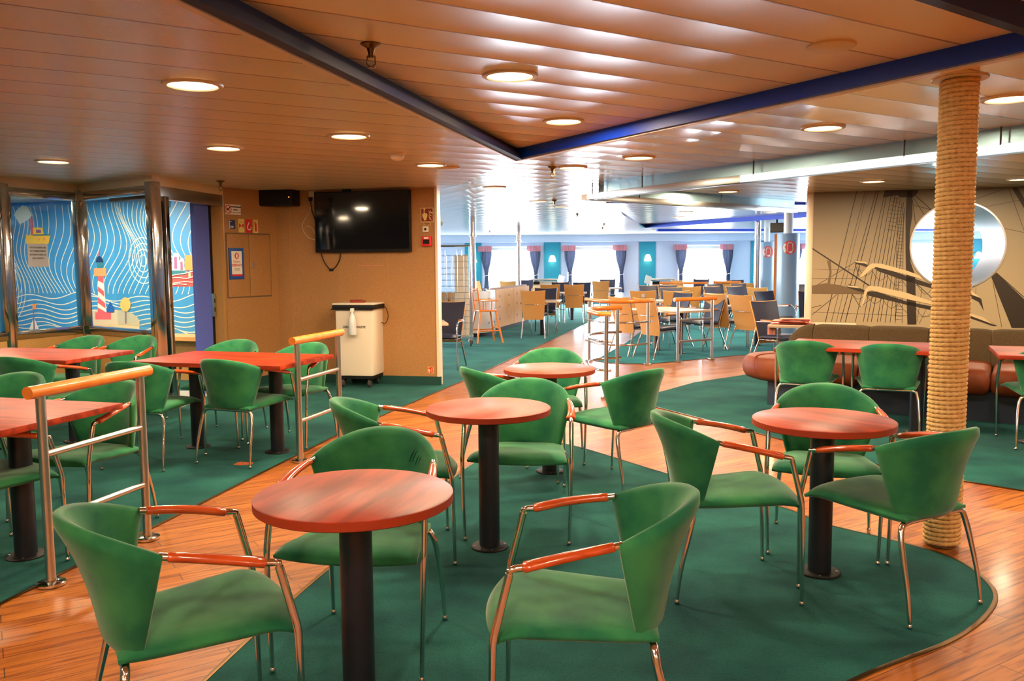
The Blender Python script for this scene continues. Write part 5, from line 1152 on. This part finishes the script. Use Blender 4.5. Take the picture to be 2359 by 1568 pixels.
# ------------------------------------------------------------------ ceiling fittings
def downlight(label):
    t = thing('downlight', label, 'ceiling light')
    MB().lathe([(.112, -.004), (.118, -.012), (.138, -.010), (.142, -.001), (.112, -.001)], n=40, ring=True).build('trim_ring', M_cream, t)
    MB().lathe([(0, -.005), (.113, -.005)], n=40).build('lens', M_lens, t); return t
LM = bpy.data.lights.new('downlight_bulb', 'AREA'); LM.shape = 'DISK'; LM.size = .2; LM.energy = LAMP_W; LM.color = LAMP_COL
DOWN = [(-1.527, 4.194, 0, 'largest lit downlight at left, in the perforated ceiling'), (-2.141, 6.455, 0, 'lit downlight above the middle rectangular table'), (-3.809, 7.199, 0, 'leftmost lit downlight, above the glass screens'), (-1.098, 5.895, 0, 'lit downlight left of the blue ceiling edge, above the second handrail'), (-.711, 7.675, 0, 'lit downlight nearest the round smoke detector'),
 (0.0, 4.425, .08, 'largest lit downlight inside the raised ceiling'), (.359, 5.851, .08, 'lit downlight in the narrow end of the raised ceiling'), (2.056, 5.698, 0, 'lit downlight between the blue edge and the steel tray'), (2.712, 4.723, 0, 'lit downlight right of the rope pillar, cut by the photo edge'), (1.075, 7.253, 0, 'small lit downlight right of the raised ceiling corner'),
 (4.061, 9.648, 0, 'lit downlight in front of the ship mural, left of the rope pillar'), (5.641, 9.527, 0, 'lit downlight in front of the ship mural, right of the rope pillar'), (-.191, 10.041, 0, 'downlight just past the edge of the television wall'), (.569, 7.978, 0, 'wide-rimmed downlight by the sprinkler behind the raised ceiling corner'),
 (.395, 12.411, 0, 'far downlight beside the second sprinkler'), (.778, 13.629, 0, 'far downlight in the daylight streak between two windows'), (2.75, 10.9, 0, 'downlight between the two arms of the steel tray'), (2.9, 14.2, .06, 'near left downlight in the far raised ceiling'), (3.35, 16.4, .06, 'second left downlight in the far raised ceiling'), (3.6, 18.4, .06, 'third left downlight in the far raised ceiling'), (5.0, 16.2, .06, 'right downlight in the far raised ceiling, nearer'), (5.15, 17.0, .06, 'right downlight in the far raised ceiling, farther'),
 (6.8, 20.0, 0, 'far downlight above the rear blue-grey column'), (4.2, 25.0, 0, 'farthest downlight near the middle turquoise panel'), (1.6, 24.8, 0, 'farthest downlight near the left window'), (-1.9, 17.6, 0, 'far downlight beyond the wire roll cage'), (-2.3, 21.5, 0, 'far downlight behind the thick chrome pole')]
d0 = downlight(DOWN[0][3])
ADDED_DOWN = [(-4.3, 3.2), (-3.2, 1.2), (-.2, .0), (2.6, 1.0), (5.0, 3.0), (5.2, 6.0), (7.5, 8.0), (-5.8, 5.0), (2.4, -1.6), (-2.4, -1.6), (8, 4), (-6.4, 10.2), (-5.2, 10.4), (-5.9, 9.2), (-4.6, 10.0), (9.5, 18), (-5, 14.5), (-5, 20), (10, 24)]  # downlights out of view, added to brighten the lounge and playroom
for i, (x, y, dz, lb) in enumerate(DOWN + [(x, y, .12 if (x > -2.4 and y < 3.3 and x * .588 - (y - 3.6) * .809 > -.5) else 0, 'unseen ceiling downlight added for extra light') for x, y in ADDED_DOWN]):
    if i == 0: d0.location = (x, y, CZ + dz); d0['group'] = 'round ceiling downlights'; r_ = d0
    else: r_ = dup(d0, (x, y, CZ + dz), 0, lb, 'round ceiling downlights')
    lo = bpy.data.objects.new('downlight_bulb', LM); COL.objects.link(lo); lo.parent = r_; lo.location = (0, 0, -.016)
def sprinkler(label, x, y, z, m=M_bronze):
    t = thing('sprinkler', label, 'sprinkler', (x, y, z)); MB().lathe([(.045, 0), (.045, -.004), (.018, -.02), (.012, -.045), (.012, -.06), (0, -.06)], n=16).build('body', m, t)
    MB().tube([(-.016, 0, -.05), (-.018, 0, -.085), (0, 0, -.1), (.018, 0, -.085), (.016, 0, -.05)], .003, 6).build('yoke', m, t); MB().lathe([(0, -.1), (.02, -.1), (.02, -.103), (0, -.103)], n=12).build('deflector', m, t)
sprinkler('bronze sprinkler head in the raised ceiling beside its blue edge', -.60, 3.78, CZ + .08); sprinkler('bronze sprinkler head behind the raised ceiling corner', .386, 7.93, CZ); sprinkler('dark sprinkler head above the playroom doorway', -3.03, 9.0, CZ); sprinkler('far sprinkler head in the grey daylight streak', .62, 12.2, CZ)
for i, (x, y) in enumerate([(1.22, 15.8), (2.19, 20.2), (-.6, 24.0), (2.4, 22.5)]): sprinkler('small far sprinkler as a dark dot, %s' % ('left of the middle window glare', 'near the far raised ceiling corner', 'near the left window', 'close to the right curtain of the middle window')[i], x, y, CZ)
def detector(label, x, y, z, r=.055):
    t = thing('smoke_detector', label, 'smoke detector', (x, y, z)); MB().lathe([(r * 1.25, 0), (r * 1.25, -.008), (r * .95, -.012)], n=28).build('base', M_offwhite, t); MB().lathe([(r * .95, -.008), (r, -.02), (r * .9, -.045), (r * .5, -.06), (0, -.062)], n=28).build('head', M_offwhite, t)
detector('white smoke detector on the ceiling above the television wall', -.897, 6.84, CZ); detector('far white smoke detector near the wire roll cage', -1.55, 19.0, CZ); detector('white smoke detector right of the front blue-grey column', 6.6, 18.3, CZ)
for x, y, z, lb in ((1.423, 3.87, CZ + .08, 'flat cream round ceiling cover in the raised ceiling near the right blue edge'), (-.57, 7.9, CZ, 'flat cream round ceiling cover right of the small downlight row')):
    t = thing('ceiling_cover', lb, 'ceiling cover', (x, y, z)); MB().lathe([(.105, 0), (.105, -.008), (.095, -.014), (0, -.016)], n=36).build('disc', M_cream, t)
